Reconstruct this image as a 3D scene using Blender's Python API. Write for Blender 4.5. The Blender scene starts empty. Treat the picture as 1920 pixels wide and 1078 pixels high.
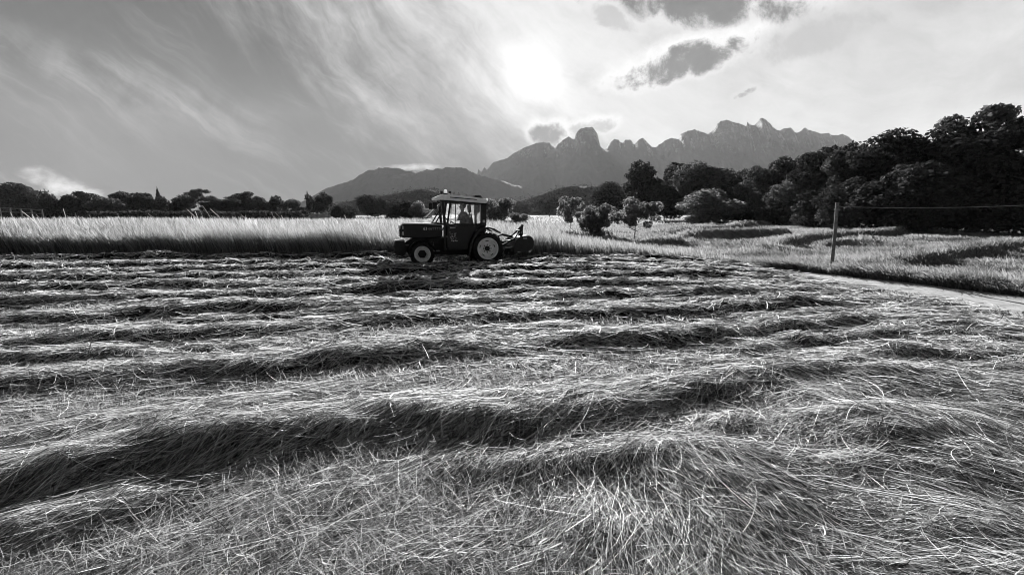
import bpy, bmesh, math, random
import numpy as np
from mathutils import Vector, Matrix

scene = bpy.context.scene
R = math.radians
rng = np.random.default_rng(7)
random.seed(7)

# ------------------------------------------------------------------ camera
F, CX, CY, EYE = 780.0, 960.0, 539.0, 1.65
HZ = 400.0
PITCH = math.atan((CY - HZ) / F)
CP, SP = math.cos(PITCH), math.sin(PITCH)
cam_d = bpy.data.cameras.new("camera")
cam = bpy.data.objects.new("camera", cam_d)
scene.collection.objects.link(cam)
cam.location = (0, 0, EYE)
cam.rotation_euler = (R(90) - PITCH, 0, 0)
cam_d.sensor_width = 36.0
cam_d.sensor_fit = 'HORIZONTAL'
cam_d.lens = 36.0 * F / 1920.0
cam_d.clip_start = 0.05
cam_d.clip_end = 30000
scene.camera = cam

def ray(px, py):
    a = (px - CX) / F; b = (CY - py) / F
    return (a, CP + b * SP, -SP + b * CP)
def G(px, py, z=0.0):
    d = ray(px, py); t = (z - EYE) / d[2]
    return (d[0] * t, d[1] * t)
def P(px, py, Y):
    d = ray(px, py); t = Y / d[1]
    return Vector((d[0] * t, Y, EYE + d[2] * t))
def UV(px, py):
    d = ray(px, py)
    return (d[0] / d[1], d[2] / d[1])

# ------------------------------------------------------------------ sun + sky
SUN_PX = (996, 140)
sd = Vector(ray(*SUN_PX)).normalized()
SUN_EL = math.asin(sd.z) + R(2.5); SUN_AZ = math.atan2(sd.x, sd.y)
sun_l = bpy.data.lights.new("sun", 'SUN')
sun_l.energy = 5.0
sun_l.angle = R(0.5)
sun_l.color = (1.0, 0.999, 0.997)
sun = bpy.data.objects.new("sun", sun_l)
scene.collection.objects.link(sun)
sun.rotation_euler = Vector((math.sin(SUN_AZ) * math.cos(SUN_EL), math.cos(SUN_AZ) * math.cos(SUN_EL), math.sin(SUN_EL))).to_track_quat('Z', 'Y').to_euler()
sun.location = (0, 30, 30)

world = bpy.data.worlds.new("World")
scene.world = world
world.use_nodes = True
wt = world.node_tree
for n in list(wt.nodes): wt.nodes.remove(n)
def nd(tree, t, **kw):
    n = tree.nodes.new(t)
    for k, v in kw.items(): setattr(n, k, v)
    return n
class NT:
    def __init__(s, tree): s.t = tree
    def link(s, a, b):
        if hasattr(a, 'is_output') or hasattr(a, 'links'): s.t.links.new(a, b)
        else: b.default_value = a
    def m(s, op, a, b=0.0, c=0.0, clamp=False):
        n = s.t.nodes.new('ShaderNodeMath'); n.operation = op; n.use_clamp = clamp
        for i, v in enumerate((a, b, c)): s.link(v, n.inputs[i])
        return n.outputs[0]
    def ss(s, x, lo, hi, a=0.0, b=1.0):
        n = s.t.nodes.new('ShaderNodeMapRange'); n.interpolation_type = 'SMOOTHSTEP'
        s.link(x, n.inputs[0])
        if lo > hi: lo, hi, a, b = hi, lo, b, a
        for i, v in zip((1, 2, 3, 4), (lo, hi, a, b)): s.link(v, n.inputs[i])
        return n.outputs[0]
    def vec(s, x, y, z=0.0):
        n = s.t.nodes.new('ShaderNodeCombineXYZ')
        for i, v in enumerate((x, y, z)): s.link(v, n.inputs[i])
        return n.outputs[0]
    def noise(s, v, scale, detail=4.0, rough=0.55, dist=0.0):
        n = s.t.nodes.new('ShaderNodeTexNoise'); n.noise_dimensions = '3D'
        if v is not None: s.link(v, n.inputs['Vector'])
        n.inputs['Scale'].default_value = scale; n.inputs['Detail'].default_value = detail
        n.inputs['Roughness'].default_value = rough; n.inputs['Distortion'].default_value = dist
        return n.outputs[0]
    def mix(s, f, a, b):
        return s.m('ADD', a, s.m('MULTIPLY', f, s.m('SUBTRACT', b, a)))
w = NT(wt)
tc = nd(wt, 'ShaderNodeTexCoord')
sep = nd(wt, 'ShaderNodeSeparateXYZ')
wt.links.new(tc.outputs['Generated'], sep.inputs[0])
dx, dy, dz = sep.outputs
yy = w.m('MAXIMUM', dy, 0.12)
U = w.m('DIVIDE', dx, yy); V = w.m('DIVIDE', dz, yy)
uv = w.vec(U, V)
# smooth brightness: grey on the left, bright veil of cirrus on the right of a slanting edge
u1, v1 = UV(420, 0); u2, v2 = UV(870, 330)
ex, ey = u2 - u1, v2 - v1
ln = math.hypot(ex, ey); nx, ny = -ey / ln, ex / ln
q = w.m('ADD', w.m('MULTIPLY', w.m('SUBTRACT', U, u1), nx), w.m('MULTIPLY', w.m('SUBTRACT', V, v1), ny))
# long soft cirrus streaks, drawn out from upper left to lower right and fanning slightly
warp = w.noise(uv, 2.6, 4.0, 0.6)
warpc = w.m('SUBTRACT', warp, 0.5)
warp2 = w.m('SUBTRACT', w.noise(w.vec(U, V, 8.8), 6.0, 4.0, 0.6), 0.5)
def streak(ang, fan, along, across, seed, detail=10.0, rough=0.68, wamp=0.10):
    """noise stretched along a direction that turns slowly from left to right"""
    th = w.m('ADD', R(ang), w.m('MULTIPLY', U, fan))
    c = w.m('COSINE', th); s_ = w.m('SINE', th)
    p = w.m('ADD', w.m('MULTIPLY', U, c), w.m('MULTIPLY', V, s_))
    o_ = w.m('SUBTRACT', w.m('MULTIPLY', V, c), w.m('MULTIPLY', U, s_))
    o_ = w.m('ADD', o_, w.m('MULTIPLY', warpc, wamp))
    o_ = w.m('ADD', o_, w.m('MULTIPLY', warp2, wamp * 0.35))
    return w.noise(w.vec(w.m('MULTIPLY', p, along), w.m('MULTIPLY', o_, across), seed), 1.0, detail, rough, 0.1)
st1 = streak(-36, 0.40, 1.7, 8.0, 1.7, wamp=0.15)
st2 = streak(-24, 0.10, 2.2, 16.0, 5.2, wamp=0.10)
puff = w.noise(uv, 6.0, 10.0, 0.66, 0.5)
low = w.noise(uv, 2.0, 2.0, 0.5)
edge = w.ss(w.m('ADD', q, w.m('ADD', w.m('MULTIPLY', w.m('SUBTRACT', st1, 0.5), 0.55), w.m('MULTIPLY', w.m('SUBTRACT', puff, 0.5), 0.22))), -0.08, 0.36)
base_l = w.m('ADD', 0.055, w.m('MULTIPLY', w.ss(V, 0.42, -0.02), 0.04))
base_r = w.m('ADD', 0.66, w.m('MULTIPLY', w.ss(U, 1.0, 0.1), 0.06))
base = w.mix(edge, base_l, base_r)
sL = w.m('MULTIPLY', w.ss(st2, 0.48, 0.75), w.ss(low, 0.42, 0.62))
base = w.m('ADD', base, w.m('MULTIPLY', sL, w.mix(edge, 0.16, 0.16)))
base = w.m('ADD', base, w.m('MULTIPLY', w.m('SUBTRACT', st1, 0.5), w.mix(edge, 0.10, 0.58)))
base = w.m('ADD', base, w.m('MULTIPLY', w.m('SUBTRACT', puff, 0.5), w.mix(edge, 0.04, 0.34)))
# thin cirrus band low on the left
ua, va = UV(0, 95); ub, vb = UV(530, 250)
bl = math.hypot(ub - ua, vb - va)
bq = w.m('ADD', w.m('MULTIPLY', w.m('SUBTRACT', U, ua), -(vb - va) / bl), w.m('MULTIPLY', w.m('SUBTRACT', V, va), (ub - ua) / bl))
bq = w.m('ADD', bq, w.m('MULTIPLY', warpc, 0.10))
band = w.m('MULTIPLY', w.ss(w.m('ABSOLUTE', bq), 0.085, 0.0), w.ss(w.m('ADD', w.m('MULTIPLY', st2, 0.6), w.m('MULTIPLY', puff, 0.4)), 0.40, 0.64))
base = w.m('ADD', base, w.m('MULTIPLY', band, w.m('MULTIPLY', w.ss(U, -0.35, -0.75), 0.24)))
# glow round the sun
dt = nd(wt, 'ShaderNodeVectorMath', operation='DOT_PRODUCT')
wt.links.new(tc.outputs['Generated'], dt.inputs[0]); dt.inputs[1].default_value = sd
dd = w.m('MAXIMUM', dt.outputs['Value'], 0.0)
glow = w.m('ADD', w.m('MULTIPLY', w.m('POWER', dd, 12.0), 0.04),
           w.m('ADD', w.m('MULTIPLY', w.m('POWER', dd, 70.0), 0.12), w.m('MULTIPLY', w.m('POWER', dd, 700.0), 0.60)))
base = w.m('ADD', base, glow)
# cumulus clouds: (px, py, rx, ry, tilt deg, darkness floor, rim)
def cloud(base, px, py, rx, ry, tilt, core, rim, sc=9.0, seed=0.0):
    cu, cv = UV(px, py)
    k = 1.0 / (F * 1.04)
    ca, sa = math.cos(R(tilt)), math.sin(R(tilt))
    a = w.m('SUBTRACT', U, cu); b = w.m('SUBTRACT', V, cv)
    p_ = w.m('DIVIDE', w.m('ADD', w.m('MULTIPLY', a, ca), w.m('MULTIPLY', b, sa)), rx * k)
    q_ = w.m('DIVIDE', w.m('SUBTRACT', w.m('MULTIPLY', b, ca), w.m('MULTIPLY', a, sa)), ry * k)
    d = w.m('ADD', w.m('MULTIPLY', p_, p_), w.m('MULTIPLY', q_, q_))
    nz = w.noise(w.vec(U, V, seed), sc, 10.0, 0.68, 0.25)
    e = w.m('ADD', w.m('SUBTRACT', 1.0, d), w.m('MULTIPLY', w.m('SUBTRACT', nz, 0.5), 3.4))
    m1 = w.ss(e, -0.8, 0.9)
    m2 = w.ss(w.m('SUBTRACT', e, w.m('MULTIPLY', q_, 0.40)), 0.25, 0.95)
    base = w.mix(w.m('MULTIPLY', m1, 0.85), base, rim)
    fine = w.m('ADD', core, w.m('MULTIPLY', w.m('SUBTRACT', nz, 0.5), -0.30))
    return w.mix(w.m('MULTIPLY', m2, 0.92), base, fine)
base = cloud(base, 1330, 4, 230, 44, -3, 0.12, 0.98, 9.0, 0.3)
base = cloud(base, 1285, 108, 150, 36, 15, 0.12, 1.15, 13.0, 2.1)
base = cloud(base, 1150, 30, 60, 22, -25, 0.60, 0.86, 12.0, 5.1)
base = cloud(base, 1028, 246, 40, 28, 0, 0.20, 1.1, 15.0, 4.4)
base = cloud(base, 1110, 236, 56, 18, 8, 0.55, 1.05, 20.0, 6.4)
base = cloud(base, 1398, 172, 26, 8, 24, 0.2, 0.76, 26.0, 7.7)
base = cloud(base, 1540, 60, 150, 34, 18, 0.56, 0.66, 8.0, 12.7)
def soft_cloud(base, px, py, rx, ry, tilt, val, sc, seed):
    cu, cv = UV(px, py); k = 1.0 / (F * 1.04); ca, sa = math.cos(R(tilt)), math.sin(R(tilt))
    a = w.m('SUBTRACT', U, cu); b = w.m('SUBTRACT', V, cv)
    p_ = w.m('DIVIDE', w.m('ADD', w.m('MULTIPLY', a, ca), w.m('MULTIPLY', b, sa)), rx * k)
    q_ = w.m('DIVIDE', w.m('SUBTRACT', w.m('MULTIPLY', b, ca), w.m('MULTIPLY', a, sa)), ry * k)
    d = w.m('ADD', w.m('MULTIPLY', p_, p_), w.m('MULTIPLY', q_, q_))
    nz = w.noise(w.vec(U, w.m('MULTIPLY', V, 1.8), seed), sc, 8.0, 0.62, 0.3)
    e = w.m('ADD', w.m('SUBTRACT', 0.7, d), w.m('MULTIPLY', w.m('SUBTRACT', nz, 0.5), 4.5))
    return w.mix(w.m('MULTIPLY', w.ss(e, -0.7, 1.5), 0.9), base, w.m('ADD', val, w.m('MULTIPLY', w.m('SUBTRACT', nz, 0.5), 0.5)))
base = soft_cloud(base, 98, 338, 62, 18, -16, 0.75, 13.0, 9.1)
base = soft_cloud(base, 125, 356, 60, 12, -6, 0.95, 16.0, 10.3)
base = soft_cloud(base, 770, 313, 60, 6, 0, 0.85, 16.0, 3.1)
base = w.mix(w.ss(V, 0.50, 0.85), base, 0.06)      # unseen sky overhead darkened to deepen the shadows
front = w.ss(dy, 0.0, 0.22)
base = w.mix(front, 0.06, base)  # unseen sky behind the camera darkened to cut fill light
base = w.m('MAXIMUM', base, 0.02)
sky = nd(wt, 'ShaderNodeTexSky', sky_type='NISHITA')
sky.sun_disc = False
sky.sun_elevation = SUN_EL
sky.sun_rotation = SUN_AZ
bw = nd(wt, 'ShaderNodeRGBToBW')
wt.links.new(sky.outputs[0], bw.inputs[0])
SKY_STRENGTH = 0.10
SKY_GAIN = 0.225
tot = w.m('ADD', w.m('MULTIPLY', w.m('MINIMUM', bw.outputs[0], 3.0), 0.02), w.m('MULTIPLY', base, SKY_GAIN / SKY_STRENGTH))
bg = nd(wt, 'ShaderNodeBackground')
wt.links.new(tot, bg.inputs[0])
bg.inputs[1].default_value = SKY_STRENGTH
wo = nd(wt, 'ShaderNodeOutputWorld')
wt.links.new(bg.outputs[0], wo.inputs[0])

vs = scene.view_settings
vs.view_transform = 'Standard'; vs.look = 'None'; vs.exposure = 1.95; vs.gamma = 1.0
cy = scene.cycles
cy.max_bounces = 5; cy.diffuse_bounces = 1; cy.glossy_bounces = 2; cy.transmission_bounces = 4
cy.volume_bounces = 1; cy.transparent_max_bounces = 8
cy.use_denoising = True
cy.filter_width = 1.0
cy.caustics_reflective = False; cy.caustics_refractive = False
cy.sample_clamp_indirect = 4.0

# ------------------------------------------------------------------ tagging + mesh helpers
COL = scene.collection
def tag(o, label=None, cat=None, group=None, kind=None):
    if label: o["label"] = label
    if cat: o["category"] = cat
    if group: o["group"] = group
    if kind: o["kind"] = kind
    return o
def empty(name, loc=(0, 0, 0), rz=0.0):
    o = bpy.data.objects.new(name, None); COL.objects.link(o)
    o.location = loc; o.rotation_euler = (0, 0, rz); o.empty_display_size = 0.3
    return o
def np_mesh(name, verts, faces, mats, tint=None, matidx=None, smooth=False, parent=None):
    me = bpy.data.meshes.new(name)
    verts = np.ascontiguousarray(verts, dtype=np.float32).reshape(-1, 3)
    faces = np.ascontiguousarray(faces, dtype=np.int32)
    nf, k = faces.shape
    me.vertices.add(len(verts)); me.vertices.foreach_set("co", verts.ravel())
    me.loops.add(nf * k); me.loops.foreach_set("vertex_index", faces.ravel())
    me.polygons.add(nf)
    me.polygons.foreach_set("loop_start", np.arange(0, nf * k, k, dtype=np.int32))
    if matidx is not None: me.polygons.foreach_set("material_index", np.asarray(matidx, np.int32))
    me.polygons.foreach_set("use_smooth", np.full(nf, smooth, dtype=bool))
    if tint is not None:
        at = me.attributes.new("tint", 'FLOAT', 'POINT')
        at.data.foreach_set("value", np.ascontiguousarray(tint, np.float32).ravel())
    me.update(calc_edges=True)
    for m in (mats if isinstance(mats, (list, tuple)) else [mats]): me.materials.append(m)
    o = bpy.data.objects.new(name, me); COL.objects.link(o)
    if parent: o.parent = parent
    return o
def bm_obj(name, bm, mat, parent=None, smooth=False, bevel=0.0, auto=True):
    me = bpy.data.meshes.new(name)
    bmesh.ops.recalc_face_normals(bm, faces=bm.faces)
    if smooth:
        for f in bm.faces: f.smooth = True
        for e in bm.edges:
            if len(e.link_faces) == 2 and e.calc_face_angle(0) > R(35): e.smooth = False
    bm.to_mesh(me); bm.free()
    me.materials.append(mat)
    o = bpy.data.objects.new(name, me); COL.objects.link(o)
    if parent: o.parent = parent
    if bevel > 0:
        b = o.modifiers.new("bevel", 'BEVEL'); b.width = bevel; b.segments = 2; b.limit_method = 'ANGLE'
    return o
def box(bm, x0, x1, y0, y1, z0, z1, rot=None):
    vs_ = [bm.verts.new((x, y, z)) for x in (x0, x1) for y in (y0, y1) for z in (z0, z1)]
    for f in ((0, 1, 3, 2), (4, 6, 7, 5), (0, 4, 5, 1), (2, 3, 7, 6), (0, 2, 6, 4), (1, 5, 7, 3)):
        bm.faces.new([vs_[i] for i in f])
    return vs_
def prism(bm, pts, y0, y1):
    a = [bm.verts.new((x, y0, z)) for x, z in pts]; b = [bm.verts.new((x, y1, z)) for x, z in pts]
    n = len(pts)
    bm.faces.new(a); bm.faces.new(b[::-1])
    for i in range(n):
        j = (i + 1) % n
        bm.faces.new((a[i], b[i], b[j], a[j]))
def tube(bm, pts, rad, seg=8, caps=True):
    pts = [Vector(p) for p in pts]
    rad = rad if isinstance(rad, (list, tuple)) else [rad] * len(pts)
    rings = []
    for i, p in enumerate(pts):
        t = (pts[min(i + 1, len(pts) - 1)] - pts[max(i - 1, 0)]).normalized()
        u = t.cross(Vector((0, 0, 1)))
        if u.length < 1e-3: u = t.cross(Vector((0, 1, 0)))
        u.normalize(); v = t.cross(u)
        rings.append([bm.verts.new(p + (u * math.cos(2 * math.pi * k / seg) + v * math.sin(2 * math.pi * k / seg)) * rad[i]) for k in range(seg)])
    for a, b in zip(rings, rings[1:]):
        for k in range(seg):
            bm.faces.new((a[k], a[(k + 1) % seg], b[(k + 1) % seg], b[k]))
    if caps:
        bm.faces.new(rings[0][::-1]); bm.faces.new(rings[-1])
def beam(bm, a, b, wx, wy=None):
    """square bar between two points"""
    wy = wy or wx
    a, b = Vector(a), Vector(b); t = (b - a).normalized()
    u = t.cross(Vector((0, 1, 0)))
    if u.length < 1e-3: u = t.cross(Vector((0, 0, 1)))
    u.normalize(); v = t.cross(u)
    r = []
    for p in (a, b):
        r.append([bm.verts.new(p + u * (sx * wx / 2) + v * (sy * wy / 2)) for sx, sy in ((-1, -1), (1, -1), (1, 1), (-1, 1))])
    for k in range(4):
        bm.faces.new((r[0][k], r[0][(k + 1) % 4], r[1][(k + 1) % 4], r[1][k]))
    bm.faces.new(r[0][::-1]); bm.faces.new(r[1])
def lathe_y(bm, prof, cx, cy_, cz, seg=40, closed=False):
    """prof: list of (y, r); turned about the Y axis"""
    rings = []
    for (y, r) in prof:
        rings.append([bm.verts.new((cx + r * math.cos(2 * math.pi * k / seg), cy_ + y, cz + r * math.sin(2 * math.pi * k / seg))) for k in range(seg)])
    pairs = list(zip(rings, rings[1:]))
    if closed: pairs.append((rings[-1], rings[0]))
    for a, b in pairs:
        for k in range(seg):
            bm.faces.new((a[k], a[(k + 1) % seg], b[(k + 1) % seg], b[k]))
    if not closed:
        bm.faces.new(rings[0]); bm.faces.new(rings[-1][::-1])
def ico(bm, c, r, sub=2, sc=(1, 1, 1)):
    m = Matrix.Translation(c) @ Matrix.Diagonal((*sc, 1))
    bmesh.ops.create_icosphere(bm, subdivisions=sub, radius=r, matrix=m)

# ------------------------------------------------------------------ value noise in numpy
_tab = np.random.default_rng(99).random((256, 256)).astype(np.float64)
def vnoise(x, y):
    x = np.asarray(x, float); y = np.asarray(y, float)
    xi = np.floor(x).astype(int); yi = np.floor(y).astype(int)
    fx = x - xi; fy = y - yi
    fx = fx * fx * (3 - 2 * fx); fy = fy * fy * (3 - 2 * fy)
    a = _tab[xi & 255, yi & 255]; b = _tab[(xi + 1) & 255, yi & 255]
    c = _tab[xi & 255, (yi + 1) & 255]; d = _tab[(xi + 1) & 255, (yi + 1) & 255]
    return (a * (1 - fx) + b * fx) * (1 - fy) + (c * (1 - fx) + d * fx) * fy
def fbm(x, y, o=4):
    s = 0; a = 0.5; t = 0
    for i in range(o):
        s = s + a * vnoise(x * 2 ** i + 17.3 * i, y * 2 ** i + 5.1 * i); t += a; a *= 0.5
    return s / t

# ------------------------------------------------------------------ materials
def gray(v): return (v, v, v, 1.0)
def mat(name, v, rough=0.6, metal=0.0, var=0.15, scale=8.0, bump=0.0, spec=0.5, v2=None):
    m = bpy.data.materials.new(name); m.use_nodes = True
    t = m.node_tree; n = NT(t); b = t.nodes['Principled BSDF']
    b.inputs['Roughness'].default_value = rough; b.inputs['Metallic'].default_value = metal
    b.inputs['Specular IOR Level'].default_value = spec
    co = t.nodes.new('ShaderNodeTexCoord')
    nz = n.noise(co.outputs['Object'], scale, 5.0, 0.6)
    f = n.ss(nz, 0.3, 0.7)
    lo = v * (1 - var); hi = v * (1 + var) if v2 is None else v2
    col = n.mix(f, lo, hi)
    t.links.new(col, b.inputs['Base Color'])
    if bump:
        bp = t.nodes.new('ShaderNodeBump'); bp.inputs['Strength'].default_value = bump
        t.links.new(nz, bp.inputs['Height']); t.links.new(bp.outputs[0], b.inputs['Normal'])
    return m
def blade_mat(name, lo, hi, trans=0.45, rough=0.5, spec=0.3):
    """thin dry leaf or stem: reflects and lets light through; 'tint' varies from blade to blade"""
    m = bpy.data.materials.new(name); m.use_nodes = True
    t = m.node_tree; n = NT(t); b = t.nodes['Principled BSDF']
    at = t.nodes.new('ShaderNodeAttribute'); at.attribute_name = 'tint'
    col = n.mix(at.outputs['Fac'], lo, hi)
    t.links.new(col, b.inputs['Base Color'])
    b.inputs['Roughness'].default_value = rough; b.inputs['Specular IOR Level'].default_value = spec
    tr = t.nodes.new('ShaderNodeBsdfTranslucent')
    t.links.new(col, tr.inputs['Color'])
    mx = t.nodes.new('ShaderNodeMixShader'); mx.inputs[0].default_value = trans
    t.links.new(b.outputs[0], mx.inputs[1]); t.links.new(tr.outputs[0], mx.inputs[2])
    t.links.new(mx.outputs[0], t.nodes['Material Output'].inputs['Surface'])
    return m
M_hay = blade_mat("hay_straw", 0.03, 0.95, 0.24, 0.55, 0.2)
M_stub = blade_mat("stubble", 0.015, 0.66, 0.50, 0.5, 0.3)
M_rough = blade_mat("rough_grass", 0.05, 0.29, 0.5, 0.6, 0.15)
M_leafm = blade_mat("hazed_leaves", 0.05, 0.30, 0.50, 0.8, 0.05)  # leaf tone lightened to paint in haze and lift shaded crowns
M_mead = blade_mat("meadow_grass", 0.10, 0.42, 0.5, 0.5, 0.3)
M_leaf = blade_mat("dark_leaves", 0.010, 0.080, 0.28, 0.8, 0.03)
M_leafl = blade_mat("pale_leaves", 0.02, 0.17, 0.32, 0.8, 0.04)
M_wood_far = blade_mat("far_leaves", 0.008, 0.060, 0.2, 0.8, 0.03)
M_bark = mat("bark", 0.07, 0.9, var=0.5, scale=6, bump=0.4, spec=0.1)
M_bed = mat("shaded_hay_bed", 0.008, 0.95, var=0.6, scale=14, bump=0.5, spec=0.05)  # near-black: shade of the gaps put into the colour

def ground_material():
    m = bpy.data.materials.new("soil_and_grass"); m.use_nodes = True
    t = m.node_tree; n = NT(t); b = t.nodes['Principled BSDF']
    b.inputs['Roughness'].default_value = 0.95; b.inputs['Specular IOR Level'].default_value = 0.05
    co = t.nodes.new('ShaderNodeTexCoord')
    a = n.noise(co.outputs['Object'], 0.05, 5.0, 0.6)
    c = n.noise(co.outputs['Object'], 2.2, 8.0, 0.7)
    at = t.nodes.new('ShaderNodeAttribute'); at.attribute_name = 'tint'
    v = n.mix(n.ss(c, 0.3, 0.7), 0.012, 0.04)
    far = n.mix(n.ss(n.m('ADD', n.m('MULTIPLY', a, 0.5), n.m('MULTIPLY', c, 0.5)), 0.35, 0.65), 0.07, 0.24)
    v = n.mix(at.outputs['Fac'], v, far)
    t.links.new(v, b.inputs['Base Color'])
    bp = t.nodes.new('ShaderNodeBump'); bp.inputs['Strength'].default_value = 0.6; bp.inputs['Distance'].default_value = 0.05
    t.links.new(c, bp.inputs['Height']); t.links.new(bp.outputs[0], b.inputs['Normal'])
    return m
M_ground = ground_material()

# ------------------------------------------------------------------ layout of the field
def inpoly(x, y, poly):
    x = np.asarray(x); y = np.asarray(y); c = np.zeros(x.shape, bool)
    n = len(poly)
    for i in range(n):
        x0, y0 = poly[i]; x1, y1 = poly[(i + 1) % n]
        if y0 == y1: continue
        k = ((y0 > y) != (y1 > y)) & (x < (x1 - x0) * (y - y0) / (y1 - y0) + x0)
        c ^= k
    return c
EDGE = [(-60, 16.0), G(0, 481), G(300, 480), G(700, 484), G(1000, 484), G(1150, 487), G(1300, 492), (7.7, 12.8)]
PATH_NEAR = [(7.3, 12.6), (7.4, 10.9), (7.7, 9.9), (7.95, 8.75), (8.1, 7.94), (8.2, 6.85), (8.4, 5.0), (8.7, 2.0)]
PATH_FAR = [(7.9, 12.6), (8.35, 11.6), (9.4, 9.8), (10.1, 8.25), (10.8, 6.5), (11.4, 4.5), (12.2, 2.0)]
HAY_POLY = [(-60, 0.7), (9.2, 0.7)] + PATH_NEAR[::-1] + EDGE[::-1]
# banks in the right-hand meadow (pixel polylines of their shaded near foot), height, width
BANKS = [([(1240, 447), (1330, 436), (1420, 426), (1500, 418)], 0.7, 1.1),
         ([(1280, 452), (1340, 450), (1400, 448), (1480, 446), (1500, 444)], 0.75, 1.0),
         ([(1440, 476), (1520, 462), (1600, 450), (1690, 440), (1770, 433)], 0.6, 0.7),
         ([(1680, 510), (1740, 500), (1810, 488), (1870, 478), (1930, 468), (2050, 452)], 0.42, 0.5),
         ([(1540, 468), (1600, 463), (1680, 461)], 0.4, 0.45),
         ([(1200, 466), (1290, 462), (1400, 470), (1500, 480)], 0.35, 0.6)]
_banks = []
for pts, h, wd in BANKS:
    _banks.append((np.array([G(*p) for p in pts]), h * 0.85, wd * 0.7))
def seg_dist(x, y, pl):
    """signed-ish distance: (distance, side>0 is away from the camera, 0..1 end fade)"""
    best = np.full(x.shape, 1e9); side = np.zeros(x.shape); tot = np.zeros(x.shape)
    n = len(pl) - 1
    for i in range(n):
        ax, ay = pl[i]; bx, by = pl[i + 1]
        ex, ey = bx - ax, by - ay; L2 = ex * ex + ey * ey
        t0 = ((x - ax) * ex + (y - ay) * ey) / L2
        t = np.clip(t0, 0, 1)
        d = np.hypot(x - ax - t * ex, y - ay - t * ey)
        s = (ex * (y - ay) - ey * (x - ax))
        k = d < best
        best = np.where(k, d, best); side = np.where(k, np.sign(s), side); tot = np.where(k, (i + t) / n, tot)
    return best, side, tot
def bank_h(x, y):
    x = np.asarray(x, float); y = np.asarray(y, float)
    z = np.zeros(x.shape)
    for pl, h, wd in _banks:
        d, s, t = seg_dist(x, y, pl)
        sd_ = d * s - wd * 0.6
        fade = np.clip(np.minimum(t, 1 - t) * 5 + 0.15, 0, 1)
        z = np.maximum(z, h * fade * np.where(sd_ < 0, np.exp(-(sd_ / (wd * 0.55)) ** 2), np.exp(-(sd_ / (wd * 2.2)) ** 2)))
    return z
def terrain(x, y):
    x = np.asarray(x, float); y = np.asarray(y, float)
    r = np.hypot(x, y)
    far = np.clip((r - 14) / 30, 0, 1)
    z = bank_h(x, y) * (y < 80)
    z = z + far * (fbm(x * 0.05 + 9, y * 0.05, 3) - 0.5) * 0.5
    return z

# windrows: pixel readings of the shaded side of each row
ROWS = [
 [(-300, 491), (0, 490), (320, 487), (640, 486), (1000, 489), (1300, 494), (1400, 497)],
 [(-300, 510), (0, 508), (320, 502), (640, 499), (900, 497), (1150, 497), (1400, 501)],
 [(-300, 530), (0, 525), (320, 516), (640, 511), (900, 505), (1150, 504), (1400, 505), (1560, 516)],
 [(-300, 543), (0, 538), (250, 530), (640, 521), (900, 516), (1127, 514), (1350, 512), (1560, 522)],
 [(-300, 560), (0, 552), (320, 548), (640, 539), (900, 532), (1150, 526), (1350, 524), (1600, 530)],
 [(-300, 590), (0, 578), (320, 567), (640, 555), (850, 550), (1100, 544), (1350, 541), (1650, 541)],
 [(-300, 630), (0, 612), (320, 600), (640, 587), (850, 580), (1100, 570), (1340, 562), (1500, 552), (1750, 553)],
 [(-400, 690), (0, 663), (320, 650), (640, 620), (800, 612), (1000, 603), (1270, 597), (1500, 581), (1700, 569), (1850, 572)],
 [(-500, 790), (0, 753), (320, 735), (640, 697), (900, 668), (1160, 653), (1350, 645), (1480, 632), (1750, 603), (1850, 590), (2100, 588)],
 [(-700, 1130), (0, 975), (320, 892), (640, 838), (960, 838), (1150, 812), (1300, 785), (1500, 732), (1700, 690), (1920, 655), (2300, 620)],
]
row_fn = []
XS = np.linspace(-40, 14, 1100)
for i, pts in enumerate(ROWS):
    g = np.array([G(*p) for p in pts]); g = g[np.argsort(g[:, 0])]
    yc = np.interp(XS, g[:, 0], g[:, 1])
    kk = np.ones(41) / 41
    yc = np.convolve(np.pad(yc, 20, mode='edge'), kk, mode='valid')
    near = i / 9.0
    yc = yc + 0.14 + 0.04 * near + 0.22 * (vnoise(XS * 0.55 + 31 * i, XS * 0 + i) - 0.5) + 0.10 * (vnoise(XS * 1.7 + 11 * i, XS * 0 + i + 3) - 0.5)
    h = (0.20 - 0.05 * near) * (0.62 + 0.72 * vnoise(XS * 0.45 + 7 * i, XS * 0 + 50 + i) + 0.22 * (vnoise(XS * 2.1 + 3 * i, XS * 0 + 80) - 0.5))
    # the two far right ends thin out
    h = h * np.clip((8.6 - XS) / 3.5, 0.12, 1)
    row_fn.append((yc, h, 0.18 + 0.03 * near, 0.36 + 0.04 * near))
for i in range(2, len(row_fn) - 0):
    ya, yb = row_fn[i - 1][0], row_fn[i][0]
    f_ = 0.46 + 0.25 * (vnoise(XS * 0.35 + 13 * i, XS * 0 + 120) - 0.5)
    hm = 0.11 * np.clip(vnoise(XS * 0.5 + 5 * i, XS * 0 + 140) * 1.9 - 0.45, 0, 1) * np.clip((ya - yb - 0.7) / 0.4, 0, 1)
    row_fn.append((ya * f_ + yb * (1 - f_), hm, 0.12, 0.24))
yk = row_fn[9][0]
row_fn.append((yk - 0.62 - 0.10 * np.sin(XS * 1.3), 0.10 * np.clip(vnoise(XS * 0.8 + 77, XS * 0) * 1.8 - 0.4, 0, 1), 0.12, 0.26))
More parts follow.
